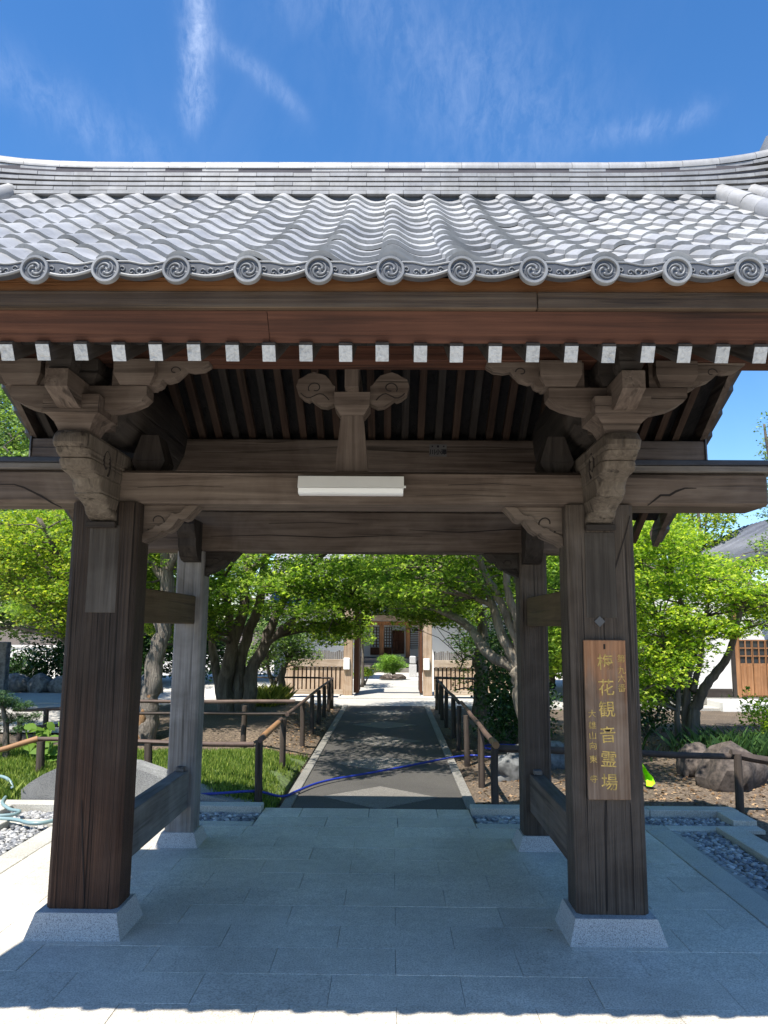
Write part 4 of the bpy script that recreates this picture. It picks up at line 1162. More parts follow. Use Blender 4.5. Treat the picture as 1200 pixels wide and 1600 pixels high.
def bed_r(x, y):
    e = min(1, max(0, (x - 1.25) / .6)) * min(1, max(0, (y - 7.25) / 1.0)) * min(1, max(0, (15.0 - y) / 2.0)) * min(1, max(0, (9 - x) / 1.2))
    return -.055 + .12 * e * (.7 + .3 * math.sin(x * 1.3 + y * .9))
mound('garden_bed', 1.07, 9.0, 7.25, 15.0, bed_r, M['soil'])

def blades(name, pts, hmin, hmax, mat, w=.006, lean=.5):
    pts = np.asarray(pts); n = len(pts)
    h = rng.uniform(hmin, hmax, n); a = rng.uniform(0, 6.283, n); ln = rng.uniform(0, lean, n) * h
    la = rng.uniform(0, 6.283, n)
    dx, dy = np.cos(a) * w, np.sin(a) * w
    V = np.empty((n, 4, 3))
    V[:, 0] = pts + np.stack([dx, dy, 0 * dx], 1); V[:, 1] = pts - np.stack([dx, dy, 0 * dx], 1)
    V[:, 2] = pts + np.stack([np.cos(la) * ln * .4 - dx * .6, np.sin(la) * ln * .4 - dy * .6, h * .6], 1)
    V[:, 3] = pts + np.stack([np.cos(la) * ln, np.sin(la) * ln, h], 1)
    F = np.array([(0, 1, 2), (0, 2, 3)])[None] + (np.arange(n) * 4)[:, None, None]; F = F.reshape(-1, 3)
    me = bpy.data.meshes.new(name); me.from_pydata(V.reshape(-1, 3).tolist(), [], F.tolist()); me.materials.append(mat)
    return me
gp = []
while len(gp) < 44000:
    x, y_ = random.uniform(-4.4, -.83), 7.28 + 3.0 * random.random() ** 1.15
    if (math.sin(x * 3.1 + 1) + math.sin(y_ * 4.3) + math.sin(x * 7 + y_ * 5)) < -2.3: continue
    gp.append((x, y_, lawn_z(x, y_) - .005))
gl = stuff(link('grass', blades('grass', gp, .02, .075, M['grass'])))
gl['label'] = 'short bright green grass on the lawn beside the path'; gl['category'] = 'grass'
lp = [(random.uniform(1.1, 6.5), 7.3 + 6 * random.random() ** 1.6) for _ in range(4500)]
lm = leaf_mesh('fallen_leaves', [(x, y_, bed_r(x, y_) + .012) for x, y_ in lp] + [(x, y_, bed_l(x, y_) + .012) for x, y_ in [(random.uniform(-1.5, -.85), random.uniform(10.2, 16)) for _ in range(700)]], .04, M['litter'], 1.5)
lf = P(860, 1443, 4.42)
fl1 = leaf_mesh('fallen_leaf', [(lf.x, 4.44, .012)], .06, M['litter'], 2.0)
tag(link('fallen_leaf', fl1), 'single dry brown leaf on the paving beside the right pillar base', 'leaf')
ll = stuff(link('fallen_leaves', lm)); ll['label'] = 'dry brown fallen leaves scattered over the garden soil'; ll['category'] = 'leaf litter'

# ------------------------------------------------------------------ low granite slab behind the left pillars
slab_thing = []
pl = [(37, 1257), (37, 1232), (52, 1220), (72, 1208), (92, 1199), (130, 1194), (175, 1193), (205, 1196), (240, 1208), (285, 1229), (330, 1243), (392, 1256)]
pp = [P(a, b, 7.32) for a, b in pl]
pp = [(p_.x, max(p_.z, -.04)) for p_ in pp]
tag(obj('granite_block', MB().prism(pp, 'y', 7.27, 7.62), M['greystone'], smooth=False), 'long low speckled granite block with a curved top beside the lawn', 'stone')

# ------------------------------------------------------------------ log fences
def rail_pts(a, b, sag=0.0, n=6):
    a, b = Vector(a), Vector(b)
    return [a.lerp(b, i / (n - 1)) + Vector((random.uniform(-.008, .008), random.uniform(-.008, .008), -sag * math.sin(math.pi * i / (n - 1)) + random.uniform(-.008, .008))) for i in range(n)]
def fence(label, posts, rails, base, pr=.037):
    t = thing('log_fence', base, label, 'fence')
    for (x, y_, z0, z1) in posts:
        obj('post', MB().tube([(x, y_, z0 - .08), (x + random.uniform(-.01, .01), y_, (z0 + z1) / 2), (x + random.uniform(-.012, .012), y_, z1)], [pr, pr * .97, pr * .94], 9, .04), M['pole'], t, smooth=50)
    for a, b, r_, mt in rails:
        obj('rail', MB().tube(rail_pts(a, b), [r_ * (1 - .04 * i) for i in range(6)], 8, .05), M[mt], t, smooth=50)
    return t
RX = 1.19
ys_ = [7.27, 8.5, 9.75, 11.0, 12.2, 13.4, 14.5, 15.5, 16.3]
posts = [(RX + .02 * math.sin(i * 2), y_, 0, .56 + .02 * math.cos(i)) for i, y_ in enumerate(ys_)] + [(2.2, 16.3, 0, .56), (3.4, 7.3, 0, .50)]
rails = [((RX, 7.2, .57), (RX + .02, 10.9, .60), .028, 'rail'), ((RX, 11.0, .58), (RX, 16.4, .56), .025, 'raildark'), ((RX - .05, 16.3, .585), (2.4, 16.3, .58), .028, 'rail'), ((RX + .04, 7.32, .52), (3.38, 7.34, .47), .034, 'raildark'),
         ((3.36, 7.32, .50), (4.35, 7.30, .31), .040, 'raildark')]
fr_ = fence('right-hand log fence along the path, with posts by the dark shrub', posts, rails, (RX, 11, 0))
obj('sawn_end', MB().tube([(RX, 7.19, .572), (RX, 7.45, .574)], .033, 10), M['sawn'], fr_, smooth=50)
LX = -.98
ysl = [7.4, 8.95, 10.9, 12.2, 13.3, 14.3, 15.3, 16.2]
posts = [(LX, y_, 0.0 if i else .04, .57 + .015 * math.sin(i)) for i, y_ in enumerate(ysl)] + [(-1.7, 10.4, .1, .58)]
rails = [((LX, 7.35, .575), (LX - .02, 8.98, .585), .028, 'rail'), ((LX, 9.2, .60), (LX, 16.3, .56), .024, 'rail'),
         ((LX - .02, 10.2, .66), (-3.4, 10.2, .64), .026, 'rail'), ((LX - .02, 10.25, .50), (-3.4, 10.25, .48), .024, 'raildark'), ((LX + .02, 16.25, .575), (-2.6, 16.25, .57), .02, 'raildark')]
fl_ = fence('left-hand log fence along the path, with a fresh orange rail end', posts, rails, (LX, 11, 0))
obj('sawn_end', MB().tube([(LX, 7.55, .578), (LX, 8.55, .585)], .032, 10), M['sawn'], fl_, smooth=50)
p1, p2 = P(398, 1163, 7.85), P(60, 1159, 7.85)
zl = p1.z
posts = [(P(62, 1180, 7.85).x, 7.85, .0, zl + .01), (P(232, 1180, 7.85).x, 7.85, 0, zl), (P(-60, 1180, 7.7).x, 7.7, 0, zl - .06)]
fence('low pink-brown rail fence crossing the lawn behind the granite block', posts, [((p1.x, 7.85, zl + .0), (p2.x - .05, 7.85, zl + .03), .026, 'rail'), ((p2.x, 7.85, zl + .03), (P(-60, 1190, 7.7).x, 7.7, zl - .17), .028, 'sawn')], (-2.4, 7.85, 0), .042)
q1, q2 = P(115, 1108, 11.5), P(30, 1110, 11.5)
fence('distant rail fence beside the small pine and the road', [(P(72, 1110, 11.5).x, 11.5, 0, P(72, 1108, 11.5).z), (P(33, 1110, 11.5).x, 11.5, 0, P(33, 1118, 11.5).z)],
      [((P(150, 1105, 11.5).x, 11.5, P(150, 1105, 11.5).z), (P(20, 1118, 11.5).x, 11.5, P(20, 1110, 11.5).z), .028, 'rail'), ((P(150, 1132, 11.5).x, 11.5, P(150, 1130, 11.5).z), (P(20, 1138, 11.5).x, 11.5, P(20, 1138, 11.5).z), .025, 'raildark')], (-4.6, 11.5, 0), .04)

# ------------------------------------------------------------------ hoses
def ground_at(px, py):
    d = CAMROT @ Vector(((px - 600) / 1200, (800 - py) / 1200, -1)); t = -CAMH / d.z
    return Vector((CAMX + d.x * t, d.y * t, 0))
def smooth_path(pts, sub=8):
    out = []; m_ = len(pts)
    for i in range(m_ - 1):
        p0, p1, p2, p3 = pts[max(i - 1, 0)], pts[i], pts[i + 1], pts[min(i + 2, m_ - 1)]
        for j in range(sub):
            t = j / sub; out.append(.5 * ((2 * p1) + (p2 - p0) * t + (2 * p0 - 5 * p1 + 4 * p2 - p3) * t * t + (3 * p1 - p0 - 3 * p2 + p3) * t ** 3))
    out.append(pts[-1]); return out
hp = [ground_at(a, b) for a, b in ((300, 1260), (345, 1257), (400, 1254), (440, 1249), (463, 1241), (490, 1230), (520, 1222), (560, 1215), (620, 1204), (680, 1192), (720, 1185), (745, 1184))]
for p_ in hp: p_.z = .028 if PX0 - .2 < p_.x else .10
hp += [Vector((1.45, 9.75, .06)), Vector((2.2, 10.0, .08)), Vector((2.3, 10.5, .08)), Vector((1.6, 10.6, .08)), Vector((1.5, 10.2, .09)), Vector((2.3, 9.9, .1)), Vector((3.0, 10.2, .08))]
tag(obj('blue_hose', MB().tube(smooth_path(hp), .012, 8), M['bluehose'], smooth=True), 'dark blue garden hose snaking across the path', 'hose')
cpts = [P(-30, 1212, 7.6), P(0, 1213, 7.5), P(14, 1219, 7.45), P(20, 1232, 7.4)]
cp2 = [ground_at(8, 1256) + Vector((0, 0, .06)), ground_at(3, 1266) + Vector((0, 0, .06)), ground_at(15, 1274) + Vector((0, 0, .05)), ground_at(30, 1277) + Vector((0, 0, .05)), ground_at(18, 1283) + Vector((0, 0, .05)), ground_at(-30, 1286) + Vector((0, 0, .05))]
hz = thing('pale_hose', cp2[0], 'pale blue-green hose looping over the left gravel bed', 'hose')
obj('hose_loop', MB().tube(smooth_path(cpts), .016, 8), M['cyanhose'], hz, smooth=True)
obj('hose_loop', MB().tube(smooth_path(cp2), .015, 8), M['cyanhose'], hz, smooth=True)
cp3 = [ground_at(a, b) + Vector((0, 0, .04)) for a, b in ((-40, 1287), (0, 1287), (25, 1289), (45, 1294), (65, 1294), (85, 1290), (120, 1284))]
obj('hose_loop', MB().tube(smooth_path(cp3), .016, 8), M['cyanhose'], hz, smooth=True)

# ------------------------------------------------------------------ rocks on the right, lime scoop
def rock(label, pxc, py_base, Y, rx_, ry_, rz_, seed, mat='rock'):
    b = ground_at(pxc, py_base)
    p_ = Vector((P(pxc, 1150, Y).x, Y, bed_r(P(pxc, 1150, Y).x, Y) + rz_ * .25))
    o = obj('rock', rough_rock(seed, rx_, ry_, rz_), M[mat], None, smooth=38, loc=p_)
    return tag(o, label, 'rock', None)
rock('dark brown rock in shade left of the fence post', 1085, 1210, 8.9, .20, .2, .26, 3)
rock('large brown rock with a sunlit flank right of the fence post', 1142, 1240, 8.35, .34, .28, .33, 11)
rock('small flat stone behind the right path fence', 805, 1215, 8.9, .34, .25, .2, 5, 'greyrock')
rock('grey stone at the foot of the dark shrub', 850, 1200, 9.6, .4, .3, .24, 8, 'greyrock')
lime_o = thing('lime_scoop', P(1010, 1228, 8.3), 'bright lime-green plastic scoop lying behind the right pillar', 'scoop')
q = [P(1003, 1190, 8.3), P(1012, 1205, 8.28), P(1020, 1214, 8.26), P(1024, 1224, 8.24), P(1018, 1229, 8.24), P(1010, 1228, 8.26), P(1008, 1212, 8.3), P(1000, 1196, 8.3)]
mb = MB(); nq = len(q)
cen = sum(q, Vector()) / nq + Vector((0, .10, .0))
vs = [tuple(v) for v in q] + [tuple(v.lerp(cen, .5) + Vector((0, .07, 0))) for v in q] + [tuple(cen + Vector((0, .03, 0)))]
fs = [(i, (i + 1) % nq, nq + (i + 1) % nq, nq + i) for i in range(nq)] + [(nq + i, nq + (i + 1) % nq, 2 * nq) for i in range(nq)]
obj('blade', mb.add(vs, fs), M['lime'], lime_o, smooth=True)
obj('handle', MB().tube([P(985, 1165, 8.36), P(998, 1188, 8.32), P(1006, 1200, 8.30)], .012, 7), M['lime'], lime_o, smooth=True)

# ------------------------------------------------------------------ trees
def B(px, py, Y): return P(px, py, Y)
# left path tree: several stems from one foot
b0 = B(370, 1114, 13.2); b0.z = .1
limbs = [
    ([b0 + Vector((-.12, 0, -.2)), B(352, 1075, 13.2), B(362, 1020, 13.1), B(378, 960, 13.0), B(385, 900, 12.9), B(400, 820, 12.8), B(420, 720, 12.8)], .16, .04),
    ([b0 + Vector((.05, .1, -.2)), B(372, 1070, 13.3), B(385, 1000, 13.3), B(405, 940, 13.2), B(412, 880, 13.1), B(440, 800, 13), B(470, 720, 13)], .13, .04),
    ([b0 + Vector((.2, 0, -.2)), B(392, 1060, 13.2), B(412, 1010, 13.1), B(428, 970, 13.0), B(450, 925, 12.9), B(490, 880, 12.7), B(540, 840, 12.5)], .14, .035),
    ([B(414, 1005, 13.1), B(440, 985, 13.0), B(470, 962, 12.8), B(505, 945, 12.5), B(550, 930, 12.2)], .09, .025),
    ([b0 + Vector((-.2, .1, -.2)), B(345, 1080, 13.4), B(335, 1030, 13.5), B(330, 970, 13.6), B(320, 900, 13.7), B(300, 800, 13.7)], .11, .035),
    ([B(362, 1020, 13.1), B(358, 960, 12.9), B(350, 900, 12.7), B(330, 830, 12.5)], .09, .03),
    ([B(385, 900, 12.9), B(440, 850, 12.3), B(500, 830, 11.8), B(570, 820, 11.4)], .07, .02)]
bot = lerp_fn([(150, 1010), (320, 1020), (345, 985), (400, 975), (440, 985), (480, 1003), (525, 1018), (560, 992), (600, 958), (640, 950)])
pads = pads_in(104, (230, 620), (770, 1000), (11.0, 15.2), bot, (.3, .56), .34)
pads += pads_in(40, (330, 590), (880, 1000), (11.4, 14.0), bot, (.28, .5), .34)
for _ in range(8):
    pads.append((random.uniform(-1.5, .9), random.uniform(9.0, 12.4), random.uniform(3.1, 3.9), random.uniform(.3, .5), .14))
for _ in range(48):
    pads.append((random.uniform(-1.7, .8), random.uniform(6.95, 10.6), random.uniform(3.25, 4.4), random.uniform(.25, .46), .13))
tree('maple_tree', 'multi-stemmed maple left of the path with grey fluted trunks', b0, limbs, pads, 330, .075, M['maple'], M['bark'])

# right path tree leaning over the path
b1 = B(835, 1190, 9.6); b1.z = 0
limbs = [
    ([b1 + Vector((0, 0, -.2)), B(828, 1120, 9.6), B(818, 1060, 9.6), B(808, 1040, 9.6)], .17, .14),
    ([B(812, 1045, 9.6), B(785, 1033, 9.7), B(760, 1018, 9.8), B(742, 990, 10.0), B(718, 968, 10.3), B(694, 956, 10.6), B(650, 925, 11.0), B(610, 900, 11.4)], .085, .03),
    ([B(812, 1045, 9.6), B(793, 1010, 9.6), B(780, 980, 9.7), B(770, 945, 9.8), B(755, 915, 10.0), B(735, 880, 10.2), B(700, 830, 10.4)], .08, .03),
    ([B(815, 1045, 9.6), B(808, 1000, 9.5), B(790, 960, 9.5), B(775, 925, 9.6), B(755, 890, 9.6), B(740, 840, 9.6)], .075, .03),
    ([B(818, 1050, 9.6), B(815, 1000, 9.5), B(805, 960, 9.4), B(792, 920, 9.4), B(790, 870, 9.3), B(780, 800, 9.3)], .075, .03),
    ([B(820, 1050, 9.6), B(822, 990, 9.6), B(815, 940, 9.6), B(806, 900, 9.6), B(810, 850, 9.6)], .06, .025),
    ([B(770, 945, 9.8), B(745, 935, 9.9), B(720, 905, 10.1), B(690, 880, 10.4)], .04, .015)]
bot = lerp_fn([(560, 955), (600, 965), (640, 975), (672, 998), (700, 985), (740, 965), (790, 925), (830, 930), (900, 960), (1000, 930)])
pads = pads_in(105, (600, 900), (750, 960), (9.2, 12.8), bot, (.28, .52), .32)
pads += pads_in(35, (590, 790), (860, 985), (10.4, 13.0), bot, (.22, .42), .34)
for _ in range(46):
    pads.append((random.uniform(1.0, 2.35), random.uniform(7.0, 9.4), random.uniform(3.05, 4.2), random.uniform(.3, .5), .16))
pads += pads_in(40, (560, 740), (840, 955), (13.0, 16.0), lerp_fn([(540, 950), (600, 948), (660, 955), (760, 985)]), (.35, .6), .4)
tree('maple_tree', 'maple right of the path with fanned pale branches behind the rear pillar', b1, limbs, pads, 330, .068, M['maple'], M['barklight'])

# trunk of a slim tree behind, right
b2 = B(752, 1118, 14.6); b2.z = 0
limbs = [([b2 + Vector((0, 0, -.2)), B(752, 1080, 14.6), B(754, 1050, 14.6), B(748, 1030, 14.6), B(756, 1000, 14.6), B(745, 940, 14.5), B(730, 880, 14.4)], .17, .08),
         ([B(750, 1040, 14.6), B(735, 1025, 14.4), B(725, 1030, 14.2), B(718, 1050, 14.0)], .03, .01)]
bot = lerp_fn([(600, 980), (690, 1000), (760, 1040)])
pads = pads_in(45, (640, 800), (820, 1010), (13.4, 15.5), bot, (.35, .55), .4)
pads += [(*B(px, py, 14.1), r_, r_ * .8) for px, py, r_ in ((735, 1010, .30), (722, 1025, .26), (725, 1042, .2), (716, 1056, .17), (728, 1064, .16), (712, 1075, .13), (738, 1078, .11))]
tree('slim_tree', 'slim dark-trunked tree with a drooping sprig before the right slatted fence', b2, limbs, pads, 210, .07, M['maple'], M['bark'])

# dark shrub on the right of the path
def shrub(label, boxes, per, size, mat, base, name='shrub', shape='leaf', cat='shrub'):
    t = thing(name, base, label, cat)
    mb = MB()
    for (x, y_, z, a, b) in boxes[:6]:
        mb.tube([(base[0] + random.uniform(-.05, .05), base[1], base[2] - .05), ((base[0] + x) / 2, (base[1] + y_) / 2, z * .5), (x, y_, z)], [.02, .014, .006], 5)
    obj('stem', mb, M['bark'], t, smooth=True)
    link('foliage', leaf_mesh('foliage', pad_points(boxes, per), size, mat, .3, shape), t)
    return t
bx = []
for _ in range(46):
    px, py, Y = random.uniform(765, 850), random.uniform(1010, 1150), random.uniform(10.6, 12.6)
    p_ = B(px, py, Y); r_ = random.uniform(.22, .36); bx.append((p_.x, Y, max(.2, p_.z), r_, r_ * .9))
shrub('dense dark evergreen shrub right of the path behind the log fence', bx, 420, .06, M['darkleaf'], (2.3, 11.5, 0))

# leaning stripped trunk on the left, seen between the left pillars
b3 = B(222, 1172, 10.6); b3.z = .1
limbs = [([b3 + Vector((-.02, 0, -.25)), B(228, 1140, 10.6), B(234, 1090, 10.6), B(243, 1030, 10.6), B(256, 975, 10.6), B(262, 920, 10.6), B(262, 870, 10.5), B(255, 800, 10.5)], .155, .085),
         ([B(258, 970, 10.6), B(270, 955, 10.5), B(284, 930, 10.4), B(300, 880, 10.3)], .08, .05),
         ([B(260, 915, 10.6), B(246, 890, 10.6), B(232, 872, 10.6), B(215, 820, 10.6)], .06, .04),
         ([B(262, 890, 10.5), B(275, 865, 10.4), B(290, 830, 10.4)], .07, .04)]
bot = lerp_fn([(0, 900), (180, 890), (230, 900), (330, 905)])
pads = pads_in(60, (130, 330), (700, 900), (10.0, 12.6), bot, (.3, .55), .4)
pads += [(*B(px, py, 11.8), .3, .2) for px, py in ((236, 905), (246, 925), (288, 915), (235, 940), (292, 960), (285, 1000))]
st = tree('leaning_tree', 'leaning tree with a stripped grey trunk and orange bare wood at its foot', b3, limbs, pads, 240, .07, M['maple'], M['barkdead'])
hw = MB(); limb(hw, [B(217, 1158, 10.56), B(221, 1135, 10.54), B(227, 1110, 10.53), B(236, 1075, 10.56)], .085, .035)
obj('bare_heartwood', hw, M['heartwood'], st, smooth=True)

# right maple
b4 = B(1078, 1165, 10.6); b4.z = 0.02
limbs = [([b4 + Vector((0, 0, -.2)), B(1082, 1130, 10.6), B(1088, 1100, 10.6), B(1100, 1075, 10.5), B(1120, 1050, 10.4), B(1138, 1025, 10.3), B(1150, 985, 10.2), B(1165, 930, 10.1)], .10, .03),
         ([b4 + Vector((-.05, 0, -.2)), B(1072, 1120, 10.7), B(1074, 1070, 10.7), B(1080, 1020, 10.7), B(1070, 960, 10.7), B(1050, 900, 10.7)], .075, .025),
         ([B(1062, 1160, 10.5) , B(1058, 1120, 10.5), B(1060, 1080, 10.5), B(1045, 1030, 10.5), B(1030, 970, 10.5)], .05, .02),
         ([B(1082, 1080, 10.6), B(1095, 1030, 10.7), B(1100, 980, 10.8), B(1110, 920, 10.9)], .045, .02)]
bot = lerp_fn([(960, 1130), (1000, 1120), (1040, 1095), (1070, 1050), (1100, 1010), (1140, 1000), (1220, 1000)])
tops = lerp_fn([(960, 790), (1010, 800), (1060, 800), (1100, 850), (1130, 880), (1160, 875), (1200, 840), (1260, 820)])
pads = pads_in(150, (960, 1270), (805, 1120), (9.4, 12.4), bot, (.26, .48), .36, lambda px, py, Y: py > tops(px) + 14)
tree('maple_tree', 'bright green maple right of the gate before the wooden doors', b4, limbs, pads, 300, .066, M['maplelight'], M['bark'])
bx = []
for _ in range(34):
    px, py, Y = random.uniform(985, 1075), random.uniform(990, 1130), random.uniform(11.6, 13.2)
    p_ = B(px, py, Y); r_ = random.uniform(.25, .4); bx.append((p_.x, Y, max(.2, p_.z), r_, r_ * .8))
shrub('dark green bush behind the trunks of the right maple', bx, 330, .065, M['darkleaf'], (4.2, 12.3, 0))
bx = []
for _ in range(18):
    px, py, Y = random.uniform(1165, 1230), random.uniform(1095, 1140), random.uniform(10.2, 11.2)
    p_ = B(px, py, Y); r_ = random.uniform(.16, .26); bx.append((p_.x, Y, max(.12, p_.z), r_, r_ * .8))
shrub('small light green bush at the right edge before the doors', bx, 330, .05, M['maplelight'], (5.3, 10.7, 0), shape='maple')
# strap-leaved clump behind the rocks
cl = []
for _ in range(900):
    x, y_ = random.gauss(4.9, .55), random.gauss(9.9, .28); cl.append((x, y_, bed_r(x, y_)))
t = thing('grass_clump', (4.9, 9.9, 0), 'dark strap-leaved clump behind the brown rocks', 'plant'); link('leaf_blades', blades('leaf_blades', cl, .15, .38, M['darkleaf'], .012, 1.1), t)
cl = []
for _ in range(1100):
    x, y_ = random.gauss(-2.12, .15), random.gauss(14.6, .2); cl.append((x, y_, .12))
t = thing('grass_clump', (-2.05, 14.6, 0), 'yellow-green arching grass clump beside the left maple', 'plant'); link('leaf_blades', blades('leaf_blades', cl, .18, .46, M['drygrass'], .009, 1.0), t)

# small tree and stump by the left slatted fence
b5 = B(425, 1095, 16.0); b5.z = 0
limbs = [([b5 + Vector((0, 0, -.1)), B(428, 1070, 16), B(438, 1055, 16), B(450, 1030, 16)], .06, .03), ([B(440, 1092, 16.0), B(441, 1060, 16), B(444, 1040, 16)], .09, .06), ([B(430, 1075, 16), B(420, 1050, 16), B(418, 1020, 16)], .05, .03)]
bot = lerp_fn([(380, 1050), (500, 1050)])
pads = pads_in(26, (395, 480), (980, 1045), (15.4, 16.8), bot, (.28, .45), .5)
tree('small_tree', 'small crooked tree standing before the left slatted fence', b5, limbs, pads, 190, .08, M['oldleaf'], M['bark'])

# left side trees: tall pale green ones
def big_tree(label, bx_, by, Y, xr, yr, Yr, bot, n, leafmat, per, size, rr=(.5, .9), test=None, name='broadleaf_tree', flat=.5):
    b = P(bx_, by, Y); b.z = -.05
    top = P((xr[0] + xr[1]) / 2, yr[0] + 40, Y)
    b.z = -.05; top = Vector((b.x + (top.x - b.x) * .35, b.y, top.z))
    limbs = [([b, b.lerp(top, .3) + Vector((.05, 0, 0)), b.lerp(top, .65), top], .13, .04)]
    for _ in range(5):
        f = random.uniform(.25, .6); s_ = b.lerp(top, f)
        e = P(random.uniform(*xr), random.uniform(yr[0], (yr[0] + yr[1]) / 2), random.uniform(*Yr))
        limbs.append(([s_, s_.lerp(e, .5) + Vector((0, 0, .2)), e], .05, .02))
    pads = pads_in(n, xr, yr, Yr, bot, rr, flat, test)
    return tree(name, label, b, limbs, pads, per, size, M[leafmat], M['bark'])
edge = lerp_fn([(-300, 470), (0, 560), (40, 575), (90, 600), (160, 640)])
big_tree('tall grey-green tree beyond the left pillar, reaching above the beam', 140, 1085, 15.5, (-160, 110), (600, 1000), (14.4, 17.5), lerp_fn([(-200, 1010), (110, 1000)]), 170, 'oldleaf', 150, .10, (.45, .8), lambda px, py, Y: py > edge(px) + 20)
big_tree('pale green tree filling the gap between the left verge and the beam', 145, 1085, 18.0, (-90, 72), (590, 760), (17, 19.5), lerp_fn([(-200, 790), (110, 790)]), 60, 'oldleaf', 190, .10, (.4, .65), lambda px, py, Y: py > 575 + max(0, px) * .35)
big_tree('yellow-green maple hanging low beside the left pillar', 165, 1060, 11.0, (-90, 125), (800, 1000), (9.8, 12.4), lerp_fn([(-100, 940), (20, 945), (60, 985), (130, 1010)]), 105, 'yellowleaf', 330, .065, (.26, .46), lambda px, py, Y: py > 790 + .35 * max(0, 60 - px), name='maple_tree', flat=.36)
big_tree('mid green maple leaning against the view of the left pillar', 150, 1080, 13.0, (40, 260), (760, 1010), (12.4, 14.6), lerp_fn([(0, 1000), (260, 1010)]), 80, 'maple', 300, .075, (.32, .55), name='maple_tree', flat=.4)
# dark backing trees behind the left path tree
for i, (lab, x0, x1, Y, top, leafm) in enumerate((
    ('dark broad tree far behind the left maple', 180, 420, 24, 700, 'darkleaf'), ('dark green tree beyond the left pillars', 60, 260, 22, 720, 'darkleaf'),
    ('dark tree beyond the right rear pillar', 760, 960, 22, 760, 'darkleaf'), ('mid green tree far behind the right shrub', 840, 1010, 19, 800, 'maple'))):
    big_tree(lab, (x0 + x1) / 2, 1070, Y, (x0, x1), (top, 1062), (Y - 1.5, Y + 1.5), lerp_fn([(0, 1068), (1200, 1068)]), 75, leafm, 130, .13, (.7, 1.1))
edge2 = lerp_fn([(1000, 735), (1100, 712), (1125, 706), (1145, 716), (1160, 800), (1300, 800)])
big_tree('yellow-tinged tree top showing just above the beam on the right', 1110, 1080, 24, (1010, 1150), (705, 900), (23, 25.5), lerp_fn([(900, 930), (1300, 930)]), 40, 'yellowleaf', 130, .13, (.5, .8), lambda px, py, Y: py > edge2(px) + 22)
big_tree('grey-green conifer cut by the right edge of the view', 1235, 1080, 15, (1190, 1290), (640, 880), (14.2, 16), lerp_fn([(1150, 890), (1300, 890)]), 60, 'oldleaf', 300, .07, (.25, .42), lambda px, py, Y: px > 1195 + abs(py - 690) * .06 or py > 800, 'conifer_tree', .6)

# ------------------------------------------------------------------ left background: wall stones, hedge, railing, pine, big leaves
wl_ = thing('stone_wall', (-11, 19.3, 0), 'low grey stone wall along the far side of the road on the left', 'wall')
x = P(-40, 1080, 19.3).x; k = 0
while x < P(250, 1080, 19.3).x:
    w = random.uniform(.5, .85)
    o = obj('wall_stone', rough_rock(50 + k, w * .56, .28, .30, 2, .2), M['greyrock'], wl_, smooth=40, loc=(x + w / 2, 19.4, .12)); x += w; k += 1
bx = []
for _ in range(60):
    px, py, Y = random.uniform(-30, 240), random.uniform(1015, 1066), random.uniform(20.2, 21.6)
    p_ = P(px, py, Y); r_ = random.uniform(.35, .55); bx.append((p_.x, Y, max(.3, p_.z), r_, r_ * .8))
shrub('dark hedge above the low stone wall on the left', bx, 220, .10, M['darkleaf'], (-9, 21, 0), 'hedge', cat='hedge')
rl = thing('white_railing', (-9.5, 24, 0), 'white slatted railing far left behind the dark hedge', 'railing')
za, zb = P(40, 1010, 24).z, P(40, 1062, 24).z
xa, xb = P(18, 1030, 24).x, P(110, 1030, 24).x
nsl = 16
for i in range(nsl):
    xx = xa + (xb - xa) * i / (nsl - 1); obj('slat', MB().box(xx - .07, xx + .07, 23.97, 24.0, .1, za - .03), M['plaster'], rl)
obj('top_rail', MB().box(xa - .1, xb + .1, 23.93, 24.04, za - .028, za + .04), M['plaster'], rl)
p_ = P(2, 1060, 18.5)
tag(obj('stone_post', MB().box(p_.x - .12, p_.x + .12, 18.4, 18.62, -.05, P(2, 1003, 18.5).z, .01), M['greyrock']), 'grey stone post at the far left edge by the road', 'post')

def pine(name, label, base, stems, pads, per, size, mat, cat='pine'):
    t = thing(name, base, label, cat)
    mb = MB()
    for pts_, r0, r1 in stems: limb(mb, pts_, r0, r1)
    obj('trunk', mb, M['bark'], t, smooth=True)
    link('needles', leaf_mesh('needles', pad_points(pads, per, .9), size, mat, .9, 'needle'), t)
    return t
b6 = ground_at(8, 1185); b6 = P(8, 1178, 8.6); b6.z = .05
pd = []
for px, py, r_ in ((0, 1088, .13), (-12, 1100, .15), (18, 1100, .13), (32, 1104, .10), (44, 1100, .07), (10, 1096, .12), (25, 1122, .13), (44, 1122, .11), (58, 1117, .07), (5, 1120, .12), (32, 1138, .09), (-5, 1138, .10), (-8, 1166, .12), (10, 1168, .10), (22, 1145, .06)):
    q_ = P(px, py, 8.6 + random.uniform(-.12, .12)); pd.append((q_.x, q_.y, q_.z, r_, r_ * .5))
pine('garden_pine', 'small dark green garden pine at the left edge', b6, [([b6 + Vector((0, 0, -.1)), P(10, 1140, 8.6), P(6, 1115, 8.6), P(2, 1090, 8.6)], .04, .02), ([P(8, 1130, 8.6), P(28, 1124, 8.6), P(50, 1120, 8.6)], .02, .008)], pd, 5200, .06, M['pineleaf'])
